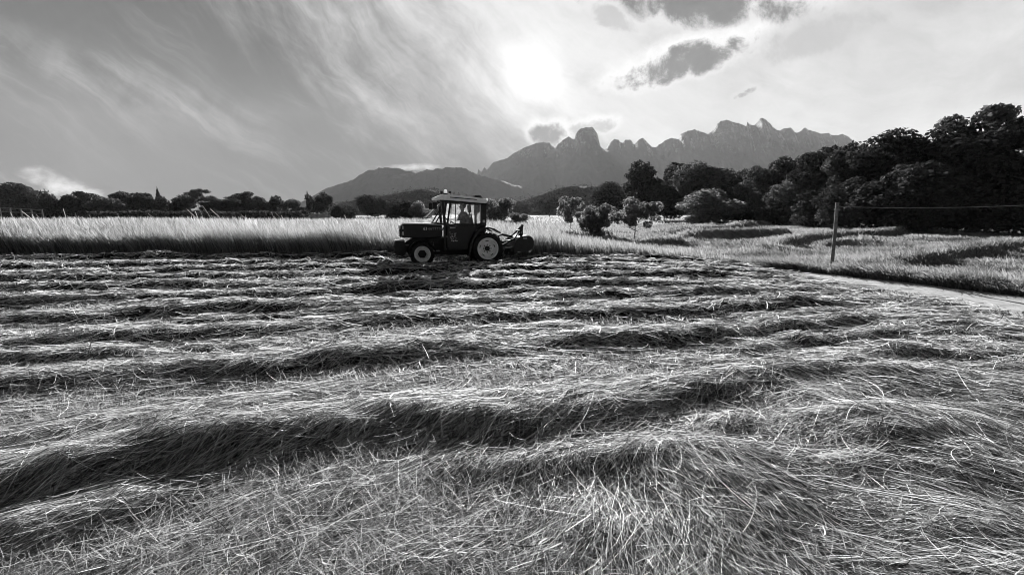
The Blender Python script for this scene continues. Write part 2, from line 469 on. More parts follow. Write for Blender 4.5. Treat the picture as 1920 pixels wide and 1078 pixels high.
def hay_h(x, y, micro=True):
    x = np.asarray(x, float); y = np.asarray(y, float)
    z = np.zeros(x.shape)
    for yc, h, sn, sf in row_fn:
        s = y - np.interp(x, XS, yc); a = np.interp(x, XS, h)
        z = np.maximum(z, a * np.where(s < 0, np.exp(-(np.abs(s) / sn) ** 2.2), np.exp(-(s / sf) ** 2)))
    # tousled heap at the front right
    for hx, hy, hr, hh in ((1.35, 2.35, 0.75, 0.09), (0.55, 1.95, 0.5, 0.05), (2.9, 2.7, 0.8, 0.16), (2.2, 1.7, 0.6, 0.10), (4.2, 3.6, 1.0, 0.16), (6.2, 5.6, 1.1, 0.16), (5.4, 4.6, 0.9, 0.12)):
        z = np.maximum(z, hh * np.exp(-((x - hx) ** 2 + ((y - hy) * 1.4) ** 2) / hr ** 2))
    tb = np.clip((x + 4.0) / 0.4, 0, 1) * np.clip((0.9 - x) / 0.4, 0, 1) * np.clip((y - 12.6) / 0.3, 0, 1) * np.clip((15.6 - y) / 0.3, 0, 1)
    z = z * (1 - 0.8 * tb)          # pressed flat where the tractor stands
    if micro:
        z = z * (0.68 + 0.64 * fbm(x * 1.6, y * 4.6 + 7, 4)) + 0.13 * np.clip(z / 0.08, 0, 1) * (fbm(x * 1.1 + 3, y * 7.0, 3) - 0.5) + 0.035 * (fbm(x * 3.1, y * 3.1, 3) - 0.35) + 0.10 * np.clip(z / 0.10, 0, 1) * np.clip(fbm(x * 4.2 + 9, y * 5.5, 2) - 0.52, 0, 1)
    return z
def row_slope(x, y):
    num = np.zeros(x.shape); den = np.full(x.shape, 1e-6)
    dX = XS[1] - XS[0]
    for yc, h, sn, sf in row_fn:
        s = y - np.interp(x, XS, yc); g = np.interp(x, XS, np.gradient(yc, dX))
        k = np.exp(-(s / 0.6) ** 2); num += k * g; den += k
    return num / den
# directions of strewn stems read off the picture (pixel segments)
FLOW = [(0, 1040, 300, 930), (0, 900, 300, 810), (300, 780, 700, 725), (0, 740, 400, 715), (640, 1000, 850, 880),
        (700, 1055, 1000, 1035), (1000, 1000, 1045, 880), (1120, 950, 1120, 860), (1260, 1040, 1180, 900),
        (1330, 900, 1450, 975), (1700, 780, 1900, 860), (1600, 900, 1900, 1010), (1780, 650, 1920, 625),
        (1550, 1050, 1750, 1070), (1350, 780, 1180, 840), (1250, 860, 1000, 900), (1500, 650, 1700, 690),
        (400, 1050, 560, 985), (250, 690, 600, 650), (1000, 700, 1300, 660), (1700, 1040, 1900, 1070), (1480, 900, 1600, 840)]
_fl = []
for a, b, c, d in FLOW:
    p0 = G(a, b); p1 = G(c, d)
    _fl.append(((p0[0] + p1[0]) / 2, (p0[1] + p1[1]) / 2, math.atan2(p1[1] - p0[1], p1[0] - p0[0])))
def flow_angle(x, y):
    c = np.zeros(x.shape); s = np.zeros(x.shape)
    for fx, fy, a in _fl:
        k = 1.0 / (((x - fx) ** 2 + (y - fy) ** 2) + 0.05) ** 1.5
        c += k * math.cos(2 * a); s += k * math.sin(2 * a)
    ang_f = 0.5 * np.arctan2(s, c)
    ang_r = np.arctan(row_slope(x, y))
    b = np.clip((y - 3.2) / 1.6, 0, 1)
    cc = (1 - b) * np.cos(2 * ang_f) + b * np.cos(2 * ang_r); ss_ = (1 - b) * np.sin(2 * ang_f) + b * np.sin(2 * ang_r)
    return 0.5 * np.arctan2(ss_, cc)

# ------------------------------------------------------------------ ground
def polar_grid(r0, r1, nr, na, a0=-75, a1=75):
    rr_ = r0 * (r1 / r0) ** np.linspace(0, 1, nr); aa = np.radians(np.linspace(a0, a1, na))
    X = rr_[:, None] * np.sin(aa)[None]; Y = rr_[:, None] * np.cos(aa)[None]
    i = np.arange((nr - 1) * (na - 1)); r_ = i // (na - 1); c = i % (na - 1); k = r_ * na + c
    return X.ravel(), Y.ravel(), np.stack([k, k + 1, k + na + 1, k + na], 1)
gx, gy, gf = polar_grid(0.6, 2980, 330, 420, -100, 100)
gz = terrain(gx, gy)
gt = np.where(inpoly(gx, gy, HAY_POLY), 0.0, np.clip((np.hypot(gx, gy) - 9) / 6, 0.0, 1.0))
gt = gt * np.where((gy > 55) & (gx < -10), 0.75, 1.0)
ground = np_mesh("ground", np.stack([gx, gy, gz], 1), gf, M_ground, tint=gt, smooth=True)
tag(ground, kind="structure", label="field soil and pale grassland running out to the hills", cat="ground")

# path of pale mown grass along the right edge
M_path = mat("pale_track", 0.28, 0.95, var=0.25, scale=5, bump=0.5, spec=0.05)
pv, pf = [], []
np_ = 40
A = np.array(PATH_NEAR[::-1]); B = np.array(PATH_FAR[::-1])
ta = np.linspace(0, 1, len(A)); tb = np.linspace(0, 1, len(B)); tt = np.linspace(0, 1, np_)
A = np.stack([np.interp(tt, ta, A[:, k]) for k in (0, 1)], 1); B = np.stack([np.interp(tt, tb, B[:, k]) for k in (0, 1)], 1)
for i in range(np_):
    for k in range(8):
        p = A[i] * (1 - k / 7) + B[i] * (k / 7)
        pv.append((p[0], p[1], float(terrain(p[0], p[1])) + 0.012 + 0.012 * float(vnoise(p[0] * 6, p[1] * 6))))
for i in range(np_ - 1):
    for k in range(7):
        a = i * 8 + k; pf.append((a, a + 1, a + 9, a + 8))
path = np_mesh("path", np.array(pv), np.array(pf), M_path, smooth=True)
tag(path, kind="structure", label="pale worn track along the right edge of the hay field", cat="path")

# ------------------------------------------------------------------ ribbons (stems, blades)
def unit(v): return v / (np.linalg.norm(v, axis=-1, keepdims=True) + 1e-9)
def ribbons(pts, wid, tint, taper):
    """pts (N,S+1,3) centre lines; wid (N,); taper (S+1,)"""
    N, S1, _ = pts.shape
    t = unit(pts[:, -1] - pts[:, 0])
    r = unit(rng.normal(size=(N, 3)))
    side = unit(np.cross(t, r))
    off = side[:, None, :] * (wid[:, None] * 0.5 * taper[None, :])[:, :, None]
    v = np.stack([pts - off, pts + off], 2)               # N,S1,2,3
    b = (np.arange(N) * S1 * 2)[:, None] + (np.arange(S1 - 1) * 2)[None]
    f = np.stack([b, b + 1, b + 3, b + 2], -1).reshape(-1, 4)
    return v.reshape(-1, 3), f, np.repeat(tint, S1 * 2)
class Bag:
    def __init__(s): s.v, s.f, s.t, s.m, s.n = [], [], [], [], 0
    def add(s, v, f, t, m=0):
        s.v.append(v); s.f.append(f + s.n); s.t.append(t); s.m.append(np.full(len(f), m)); s.n += len(v)
    def build(s, name, mats, parent=None, smooth=False):
        return np_mesh(name, np.concatenate(s.v), np.concatenate(s.f), mats, np.concatenate(s.t), np.concatenate(s.m), smooth, parent)
PX = 1024 / 1920 * F            # pixels per (metre/metre) at render size
def sample_wedge(n, y0, y1, power=0.5, margin=0.6, spread=1.30):
    u = rng.random(n)
    y = (y0 ** power + u * (y1 ** power - y0 ** power)) ** (1 / power)
    x = (rng.random(n) * 2 - 1) * (spread * y + margin)
    return x, y

hay = Bag()
# bed: body of the rows, near-black to paint the shade between stems
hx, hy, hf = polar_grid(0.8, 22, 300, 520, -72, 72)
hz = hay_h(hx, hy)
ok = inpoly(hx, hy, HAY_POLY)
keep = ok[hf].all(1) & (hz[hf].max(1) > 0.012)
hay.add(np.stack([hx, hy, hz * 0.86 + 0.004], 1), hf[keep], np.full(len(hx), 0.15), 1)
def add_stems(n, y0, y1, lmin, lmax, S, lie=1.0, scatter=0.30, wmin=0.0028, wpx=0.55, only_rows=True, lift=0.03, bright=(0, 1)):
    x, y = sample_wedge(n, y0, y1)
    k = inpoly(x, y, HAY_POLY)
    hh = hay_h(x, y, False)
    p = np.clip(hh / 0.16, 0, 1) if only_rows else np.ones(len(x))
    k &= rng.random(n) < (np.where(y < 4.0, 0.34, 0.12) * (1 - p) + p)
    x, y = x[k], y[k]; N = len(x)
    # stems lie in locks: a dozen or so share a heading, a bend and a brightness
    nl = max(1, N // 14); lock = rng.integers(0, nl, N)
    if only_rows:
        lx, ly = x[:nl], y[:nl]
        ord_ = np.arange(nl); rng.shuffle(ord_)
        spread_ = 0.035 + 0.012 * ly
        x = lx[lock] + rng.normal(size=N) * spread_[lock] * 2.0; y = ly[lock] + rng.normal(size=N) * spread_[lock]
    la_ = rng.normal(size=nl) * scatter; lb_ = rng.normal(size=nl) * 0.5; lt_ = rng.random(nl); lz_ = rng.random(nl) ** 3
    ang = flow_angle(x, y) + la_[lock] + rng.standard_t(3, size=N) * scatter * 0.55 + (fbm(x * 1.3 + 40, y * 1.3, 3) - 0.5) * np.where(x > 0.2 * y, 1.2, 0.35)
    flip = rng.random(N) < 0.5
    ang = np.where(flip, ang + np.pi, ang)
    L = lmin + (lmax - lmin) * rng.random(N) ** 1.6
    bend = lb_[lock] * 1.3 + rng.normal(size=N) * 0.55
    tt_ = np.linspace(-0.5, 0.5, S + 1)
    a = ang[:, None] + bend[:, None] * tt_[None]
    step = (L / S)[:, None]
    am = (a[:, 1:] + a[:, :-1]) / 2
    px = np.concatenate([np.zeros((N, 1)), np.cumsum(np.cos(am) * step, 1)], 1)
    py = np.concatenate([np.zeros((N, 1)), np.cumsum(np.sin(am) * step, 1)], 1)
    mid = S // 2
    px = px - px[:, mid:mid + 1] + x[:, None]; py = py - py[:, mid:mid + 1] + y[:, None]
    z = hay_h(px, py) * 0.86
    l0 = 0.004 + rng.random(N) ** 2 * lift + lz_[lock] * 0.05
    l1 = rng.random(N) ** 4 * 0.08 * np.where(rng.random(N) < 0.5, 1, 0.2)
    e = np.linspace(0, 1, S + 1)
    zz = z + l0[:, None] + l1[:, None] * (e ** 2)[None] + rng.random((N, S + 1)) * 0.006
    # keep stiff: smooth the path a little so stems bridge dips
    zz[:, 1:-1] = 0.5 * zz[:, 1:-1] + 0.25 * (zz[:, :-2] + zz[:, 2:])
    wid = np.maximum(wmin * (0.6 + 0.9 * rng.random(N)), wpx * y / PX * (0.7 + 0.6 * rng.random(N)))
    r1 = rng.random(N); br = r1 < (0.22 + 0.45 * lt_[lock])
    tint = np.where(br, 0.55 + 0.45 * rng.random(N), 0.22 * rng.random(N) ** 1.5)
    tp = np.interp(e, [0, 0.7, 1], [1, 0.9, 0.35])
    hay.add(*ribbons(np.stack([px, py, zz], 2), wid, tint, tp))
add_stems(75000, 1.2, 3.6, 0.12, 0.80, 6, scatter=0.32, wmin=0.0026, wpx=0.55, lift=0.05)
add_stems(72000, 3.2, 7.5, 0.15, 0.65, 4, scatter=0.32, wpx=0.60, lift=0.045)
add_stems(78000, 7.0, 16.5, 0.20, 0.60, 3, scatter=0.32, lift=0.045, wpx=0.56)
# stems strewn between the rows, any direction
add_stems(15000, 1.2, 3.2, 0.08, 0.40, 5, scatter=0.85, only_rows=False, lift=0.06, wmin=0.0024, wpx=0.45)
add_stems(18000, 2.4, 5.5, 0.08, 0.36, 4, scatter=0.8, only_rows=False, lift=0.05)
add_stems(26000, 4.0, 16, 0.12, 0.45, 3, scatter=0.8, only_rows=False, lift=0.05)
# broader dry leaves mixed through the hay
add_stems(6000, 1.2, 4.5, 0.06, 0.17, 4, scatter=0.5, lift=0.05, wmin=0.0055)
add_stems(4000, 1.2, 4.5, 0.05, 0.15, 4, scatter=0.9, only_rows=False, lift=0.05, wmin=0.0052)
# flat leaf scraps and seed heads
def add_scraps(n, y0, y1):
    x, y = sample_wedge(n, y0, y1)
    k = inpoly(x, y, HAY_POLY); x, y = x[k], y[k]; N = len(x)
    ang = flow_angle(x, y) + rng.normal(size=N) * 0.6
    L = 0.03 + 0.06 * rng.random(N); e = np.linspace(-.5, .5, 4)
    px = x[:, None] + np.cos(ang)[:, None] * L[:, None] * e; py = y[:, None] + np.sin(ang)[:, None] * L[:, None] * e
    z = hay_h(px, py) * 0.86 + 0.02 + 0.03 * rng.random(N)[:, None] + rng.normal(size=(N, 1)) * 0.25 * L[:, None] * e
    wid = 0.005 + 0.008 * rng.random(N)
    hay.add(*ribbons(np.stack([px, py, z], 2), wid, 0.6 + 0.4 * rng.random(N), np.array([0.3, 1, 0.9, 0.2])))
add_scraps(6000, 1.2, 5.5)
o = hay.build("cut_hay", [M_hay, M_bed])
tag(o, "cut hay lying in long dark-sided windrows across the mown field", "hay", kind="stuff")

# stubble between the rows
stub = Bag()
def add_stubble(n, y0, y1, h0, h1, S, wmin, wpx):
    x, y = sample_wedge(n, y0, y1)
    k = inpoly(x, y, HAY_POLY)
    hh = hay_h(x, y, False)
    k &= (rng.random(n) > np.clip(hh / 0.10, 0, 1))
    k &= rng.random(n) < np.clip(vnoise(x * 2.2, y * 2.2) * 1.6, 0.15, 1)
    x, y = x[k], y[k]; N = len(x)
    L = h0 + (h1 - h0) * rng.random(N)
    la = np.pi * 0.75 + rng.normal(size=N) * 0.9            # lean mostly to the left and away
    ln_ = 0.25 + 0.75 * rng.random(N)
    e = np.linspace(0, 1, S + 1)
    out = L[:, None] * ln_[:, None] * (0.5 * e + 0.5 * e ** 2)
    pts = np.stack([x[:, None] + np.cos(la)[:, None] * out, y[:, None] + np.sin(la)[:, None] * out,
                    L[:, None] * e * (1 - 0.25 * ln_[:, None] * e)], 2)
    wid = np.maximum(wmin * (0.6 + 0.8 * rng.random(N)), wpx * y / PX)
    stub.add(*ribbons(pts, wid, rng.random(N) ** 1.2, np.interp(e, [0, .6, 1], [1, .8, .2])))
add_stubble(52000, 1.2, 4.0, 0.06, 0.19, 3, 0.0028, 0.55)
add_stubble(60000, 3.6, 9, 0.05, 0.14, 2, 0.003, 0.6)
add_stubble(40000, 8.5, 16, 0.05, 0.14, 2, 0.003, 0.6)
o = stub.build("stubble", [M_stub])
tag(o, "short bristly stubble standing between the rows of hay", "stubble", kind="stuff")

# standing meadow
mead = Bag()
MEADOW_L = [(-70, 16.0)] + EDGE[1:-1] + [(7.4, 13.6), (8.6, 14.6), (14, 40), (16, 62), (-90, 62)]
def mead_h(x, y):
    h = 1.02 * np.interp(x, [-40, -2, 1, 3.2, 5.5, 8], [1.06, 1.0, 0.88, 0.66, 0.42, 0.28])
    return h * (0.62 + 0.76 * fbm(x * 0.7, y * 0.7 + 3, 4))
def add_meadow(x, y, hfac, S, wpx, wmin, lean=0.35, tint=(0, 1), ang0=np.pi * 0.95, asp=0.7, tip=0.15):
    N = len(x)
    L = hfac * (0.70 + 0.45 * rng.random(N))
    la = ang0 + rng.normal(size=N) * asp
    ln_ = lean * (0.3 + 1.2 * rng.random(N))
    e = np.linspace(0, 1, S + 1)
    out = L[:, None] * ln_[:, None] * (0.35 * e + 0.65 * e ** 2)
    zb = terrain(x, y)
    pts = np.stack([x[:, None] + np.cos(la)[:, None] * out, y[:, None] + np.sin(la)[:, None] * out,
                    zb[:, None] - 0.02 + L[:, None] * e * (1 - 0.22 * ln_[:, None] * e)], 2)
    wid = np.maximum(wmin, wpx * np.hypot(x, y) / PX * (0.6 + 0.8 * rng.random(N)))
    tn = (tint[0] + (tint[1] - tint[0]) * rng.random(N)) if isinstance(tint, tuple) else np.clip(tint + 0.5 * (rng.random(N) - 0.5), 0, 1)
    mead.add(*ribbons(pts, wid, tn, np.interp(e, [0, .55, 1], [0.8, 1.0, tip])))
# front face of the tall grass
n = 62000
x = rng.uniform(-24, 7.5, n); ye = np.interp(x, [p[0] for p in EDGE], [p[1] for p in EDGE])
y = ye + 0.9 * (fbm(x * 0.9, x * 0 + 5, 3) - .35) + rng.random(n) ** 1.3 * 4.0
add_meadow(x, y, mead_h(x, y), 4, 0.42, 0.004)
# bulk behind
n = 60000
y = 18 + (rng.random(n) ** 1.3) * 40; x = rng.uniform(-1.35, 0.42, n) * y
k = inpoly(x, y, MEADOW_L); x, y = x[k], y[k]
add_meadow(x, y, mead_h(x, y) * np.interp(x / y, [-1, 0, .4], [1, .9, .45]), 3, 0.5, 0.005)
# taller stalks with heavy heads that stand above the rest on the left
n = 260
x = rng.uniform(-23, -3, n); y = 16.4 + rng.random(n) * 4
k = vnoise(x * 0.8, y * 0) > 0.35; x, y = x[k], y[k]
add_meadow(x, y, 1.40 + 0.50 * rng.random(len(x)) ** 2, 6, 0.26, 0.006, lean=0.5, tint=(0.6, 1), asp=0.25, tip=0.9)
o = mead.build("meadow_grass", [M_mead])
tag(o, "tall ripe standing grass not yet mown behind the tractor", "grass", kind="stuff")

# shorter rough grass of the right-hand meadow
mead = Bag()
RIGHT = PATH_FAR + [(40, 1.5), (95, 40), (95, 72), (0, 110), (4, 62), (6, 30), (7.0, 14.2)]
n = 150000
u = rng.random(n); y = (5 ** .35 + u * (60 ** .35 - 5 ** .35)) ** (1 / .35); x = rng.uniform(0.1, 1.45, n) * y
_pb = G(1559, 504)
k = inpoly(x, y, RIGHT) & ~((np.abs(x - _pb[0]) < 0.35) & (y > _pb[1] - 1.6) & (y < _pb[1] + 0.1)); x, y = x[k], y[k]
hgt = 0.21 * (0.25 + 1.0 * fbm(x * 0.9, y * 0.9, 3) + 0.9 * np.clip(fbm(x * 0.35 + 5, y * 0.8, 2) - 0.5, 0, 1) * 2) * np.interp(y, [8, 40], [1.0, 1.15])
patch = np.clip(2.6 * (fbm(x * 0.45 + 2, y * 1.1, 4) - 0.5) + 0.5, 0, 1)
hgt = hgt * (0.7 + 0.7 * patch)
add_meadow(x, y, hgt, 3, 0.40, 0.003, lean=0.7, ang0=np.pi * 1.05, asp=0.9, tint=patch)
# grass lolling over the edge of the track
n = 9000
t = rng.random(n); Bx = np.interp(t, np.linspace(0, 1, np_), B[:, 0]); By = np.interp(t, np.linspace(0, 1, np_), B[:, 1])
x = Bx + 0.05 + rng.random(n) ** 1.4 * 1.0; y = By + 0.15 + rng.random(n) ** 1.4 * 0.9
add_meadow(x, y, 0.42 * (0.4 + 1.0 * fbm(x * 1.5, y * 1.5, 2)), 4, 0.5, 0.004, lean=1.0, ang0=np.pi * 1.15, asp=0.5)
# short grass on the track itself
n = 14000
t = rng.random(n); s = rng.random(n)
x = np.interp(t, np.linspace(0, 1, np_), A[:, 0]) * (1 - s) + np.interp(t, np.linspace(0, 1, np_), B[:, 0]) * s
y = np.interp(t, np.linspace(0, 1, np_), A[:, 1]) * (1 - s) + np.interp(t, np.linspace(0, 1, np_), B[:, 1]) * s
add_meadow(x, y, np.full(n, 0.05), 2, 0.5, 0.004, lean=1.2, asp=2.0, tint=(0.5, 1))
o = mead.build("rough_grass", [M_rough])
tag(o, "shorter rough grass on the banks right of the track", "grass", kind="stuff")
# far pasture tufts
mead = Bag()
n = 16000
y = 60 + rng.random(n) ** 1.4 * 110; x = rng.uniform(-1.3, 1.0, n) * y
add_meadow(x, y, 0.5 * (0.4 + fbm(x * .2, y * .2, 2)), 2, 0.8, 0.01, lean=0.4, tint=(0, 0.9))
o = mead.build("pasture_grass", [M_mead])
tag(o, "distant pale pasture grass in front of the tree lines", "grass", kind="stuff")

# ------------------------------------------------------------------ trees
def leaf_cards(c, nrm, size, tint):
    N = len(c)
    r = unit(rng.normal(size=(N, 3)))
    a = unit(np.cross(nrm, r)); b = np.cross(nrm, a)
    a = a * (size * 0.5)[:, None]; b = b * (size * 0.36)[:, None]
    bow = nrm * (size * 0.10)[:, None]
    v = np.stack([c - a - bow, c - b, c + a - bow, c + b], 1)
    f = np.arange(N * 4).reshape(N, 4)
    return v.reshape(-1, 3), f, np.repeat(tint, 4)
def crown_leaves(n, blobs, size, flat=1.0, inner=0.25):
    """blobs: list of (x,y,z,r); leaves crowd the outside of each clump"""
    bl = np.array(blobs); wgt = bl[:, 3] ** 2; wgt /= wgt.sum()
    k = rng.choice(len(bl), n, p=wgt)
    d = unit(rng.normal(size=(n, 3)))
    rad = np.where(rng.random(n) < inner, rng.random(n) ** 0.5, 0.82 + 0.28 * rng.random(n))
    lump = 0.85 + 0.35 * vnoise(d[:, 0] * 2.5 + k * 3.1 + 40, d[:, 2] * 2.5 + d[:, 1] * 2 + 40)
    rr_ = bl[k, 3] * rad * lump
    c = bl[k, :3] + d * rr_[:, None] * np.array([1, 1, flat])
    nrm = unit(d * 0.7 + rng.normal(size=(n, 3)) * 0.55 + np.array([0, 0, 0.35]))
    s = size * (0.6 + 0.8 * rng.random(n))
    tint = np.clip(rng.random(n) * 0.7 + 0.3 * rng.random(len(bl))[k], 0, 1)
    return leaf_cards(c, nrm, s, tint)
def make_blobs(K, zc, rz, rx, rb, seed, bottom=0.0):
    g = np.random.default_rng(seed); out = []
    while len(out) < K:
        p = g.normal(size=3); p /= np.linalg.norm(p); r = g.random() ** 0.45
        x, y, z = p[0] * rx * r, p[1] * rx * r, zc + p[2] * rz * r
        b = rb * (0.65 + 0.7 * g.random())
        # round-topped: pull in near the top
        top = zc + rz
        if z + b * 0.6 > top + rb * 0.4 or z - b < bottom: continue
        out.append((x, y, z, b))
    return out
_protos = {}
def trunk_mesh(name, th, r0, limbs, seed, rx, zc):
    g = random.Random(seed); bm = bmesh.new()
    p = Vector((0, 0, -0.02)); pts = [p]; rad = [r0 * 1.35]
    for i in range(1, 7):
        t = i / 6
        pts.append(Vector((g.uniform(-1, 1) * 0.02 * t, g.uniform(-1, 1) * 0.02 * t, th * t))); rad.append(r0 * (1 - 0.75 * t))
    tube(bm, pts, rad, 8)
    for i in range(limbs):
        t = g.uniform(0.35, 0.95); a = g.uniform(0, 2 * math.pi)
        b0 = Vector((0, 0, th * t)); L = rx * g.uniform(0.5, 0.9)
        e = b0 + Vector((math.cos(a) * L, math.sin(a) * L, L * g.uniform(0.2, 0.6)))
        mid_ = (b0 + e) / 2 + Vector((0, 0, 0.04 * L))
        tube(bm, [b0, mid_, e], [r0 * 0.45 * (1.1 - t * .6), r0 * 0.3, r0 * 0.08], 6)
    me = bpy.data.meshes.new(name); bm.to_mesh(me); bm.free()
    for f in me.polygons: f.use_smooth = True
    me.materials.append(M_bark)
    return me
def proto(key, n, K, zc, rz, rx, rb, size, seed, m, th=0.6, r0=0.022, limbs=7, flat=0.85, bottom=0.02):
    bl = make_blobs(K, zc, rz, rx, rb, seed, bottom)
    v, f, t = crown_leaves(n, bl, size, flat)
    # normalise the height to exactly one
    v[:, 2] *= 1.0 / np.percentile(v[:, 2], 99.8)
    v[:, :2] *= 0.5 / np.percentile(np.abs(v[:, :2]), 98.5)
    o = np_mesh("crown", v, f, m, t)
    me = o.data; bpy.data.objects.remove(o)
    _protos[key] = (me, trunk_mesh("trunk", th, r0, limbs, seed, rx, zc))
proto('big0', 17000, 46, 0.54, 0.42, 0.40, 0.105, 0.036, 1, M_leaf)
proto('big1', 17000, 40, 0.52, 0.43, 0.41, 0.120, 0.036, 2, M_leaf)
proto('big2', 15000, 40, 0.56, 0.42, 0.40, 0.110, 0.034, 3, M_leaf)
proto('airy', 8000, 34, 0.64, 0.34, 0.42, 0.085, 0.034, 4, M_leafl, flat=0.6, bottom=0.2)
proto('mid0', 8000, 26, 0.53, 0.42, 0.40, 0.13, 0.046, 5, M_leaf)
proto('mid1', 8000, 22, 0.54, 0.40, 0.38, 0.15, 0.046, 6, M_leaf)
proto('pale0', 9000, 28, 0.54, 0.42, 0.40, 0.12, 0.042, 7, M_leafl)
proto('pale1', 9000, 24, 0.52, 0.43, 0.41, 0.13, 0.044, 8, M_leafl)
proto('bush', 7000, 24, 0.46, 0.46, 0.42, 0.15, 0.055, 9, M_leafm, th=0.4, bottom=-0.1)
proto('dbush', 8000, 26, 0.46, 0.46, 0.40, 0.16, 0.05, 10, M_leaf, th=0.4, bottom=-0.1)
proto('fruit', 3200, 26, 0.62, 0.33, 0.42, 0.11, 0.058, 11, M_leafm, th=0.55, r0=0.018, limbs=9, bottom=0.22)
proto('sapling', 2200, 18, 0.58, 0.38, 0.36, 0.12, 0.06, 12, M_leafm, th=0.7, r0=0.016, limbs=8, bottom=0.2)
def proto_cone(key, n, m, seed, wid=0.5, size=0.04):
    g = np.random.default_rng(seed)
    z = 0.05 + 0.95 * (1 - np.sqrt(g.random(n))); a = g.random(n) * 2 * np.pi
    tier = 0.75 + 0.35 * np.abs(np.sin(z * 26))
    r = wid * (1.02 - z) * tier * (0.55 + 0.5 * g.random(n))
    c = np.stack([r * np.cos(a), r * np.sin(a), z - 0.12 * r], 1)
    nrm = unit(np.stack([np.cos(a), np.sin(a), np.full(n, 0.5)], 1) + g.normal(size=(n, 3)) * 0.5)
    v, f, t = leaf_cards(c, nrm, size * (0.6 + 0.8 * g.random(n)), g.random(n))
    o = np_mesh("crown", v, f, m, t); me = o.data; bpy.data.objects.remove(o)
    _protos[key] = (me, trunk_mesh("trunk", 0.9, 0.02, 0, seed, 0.1, 0.5))
proto_cone('conifer', 5000, M_leaf, 21)
proto_cone('cypress', 4000, M_leaf, 22, wid=0.5, size=0.05)

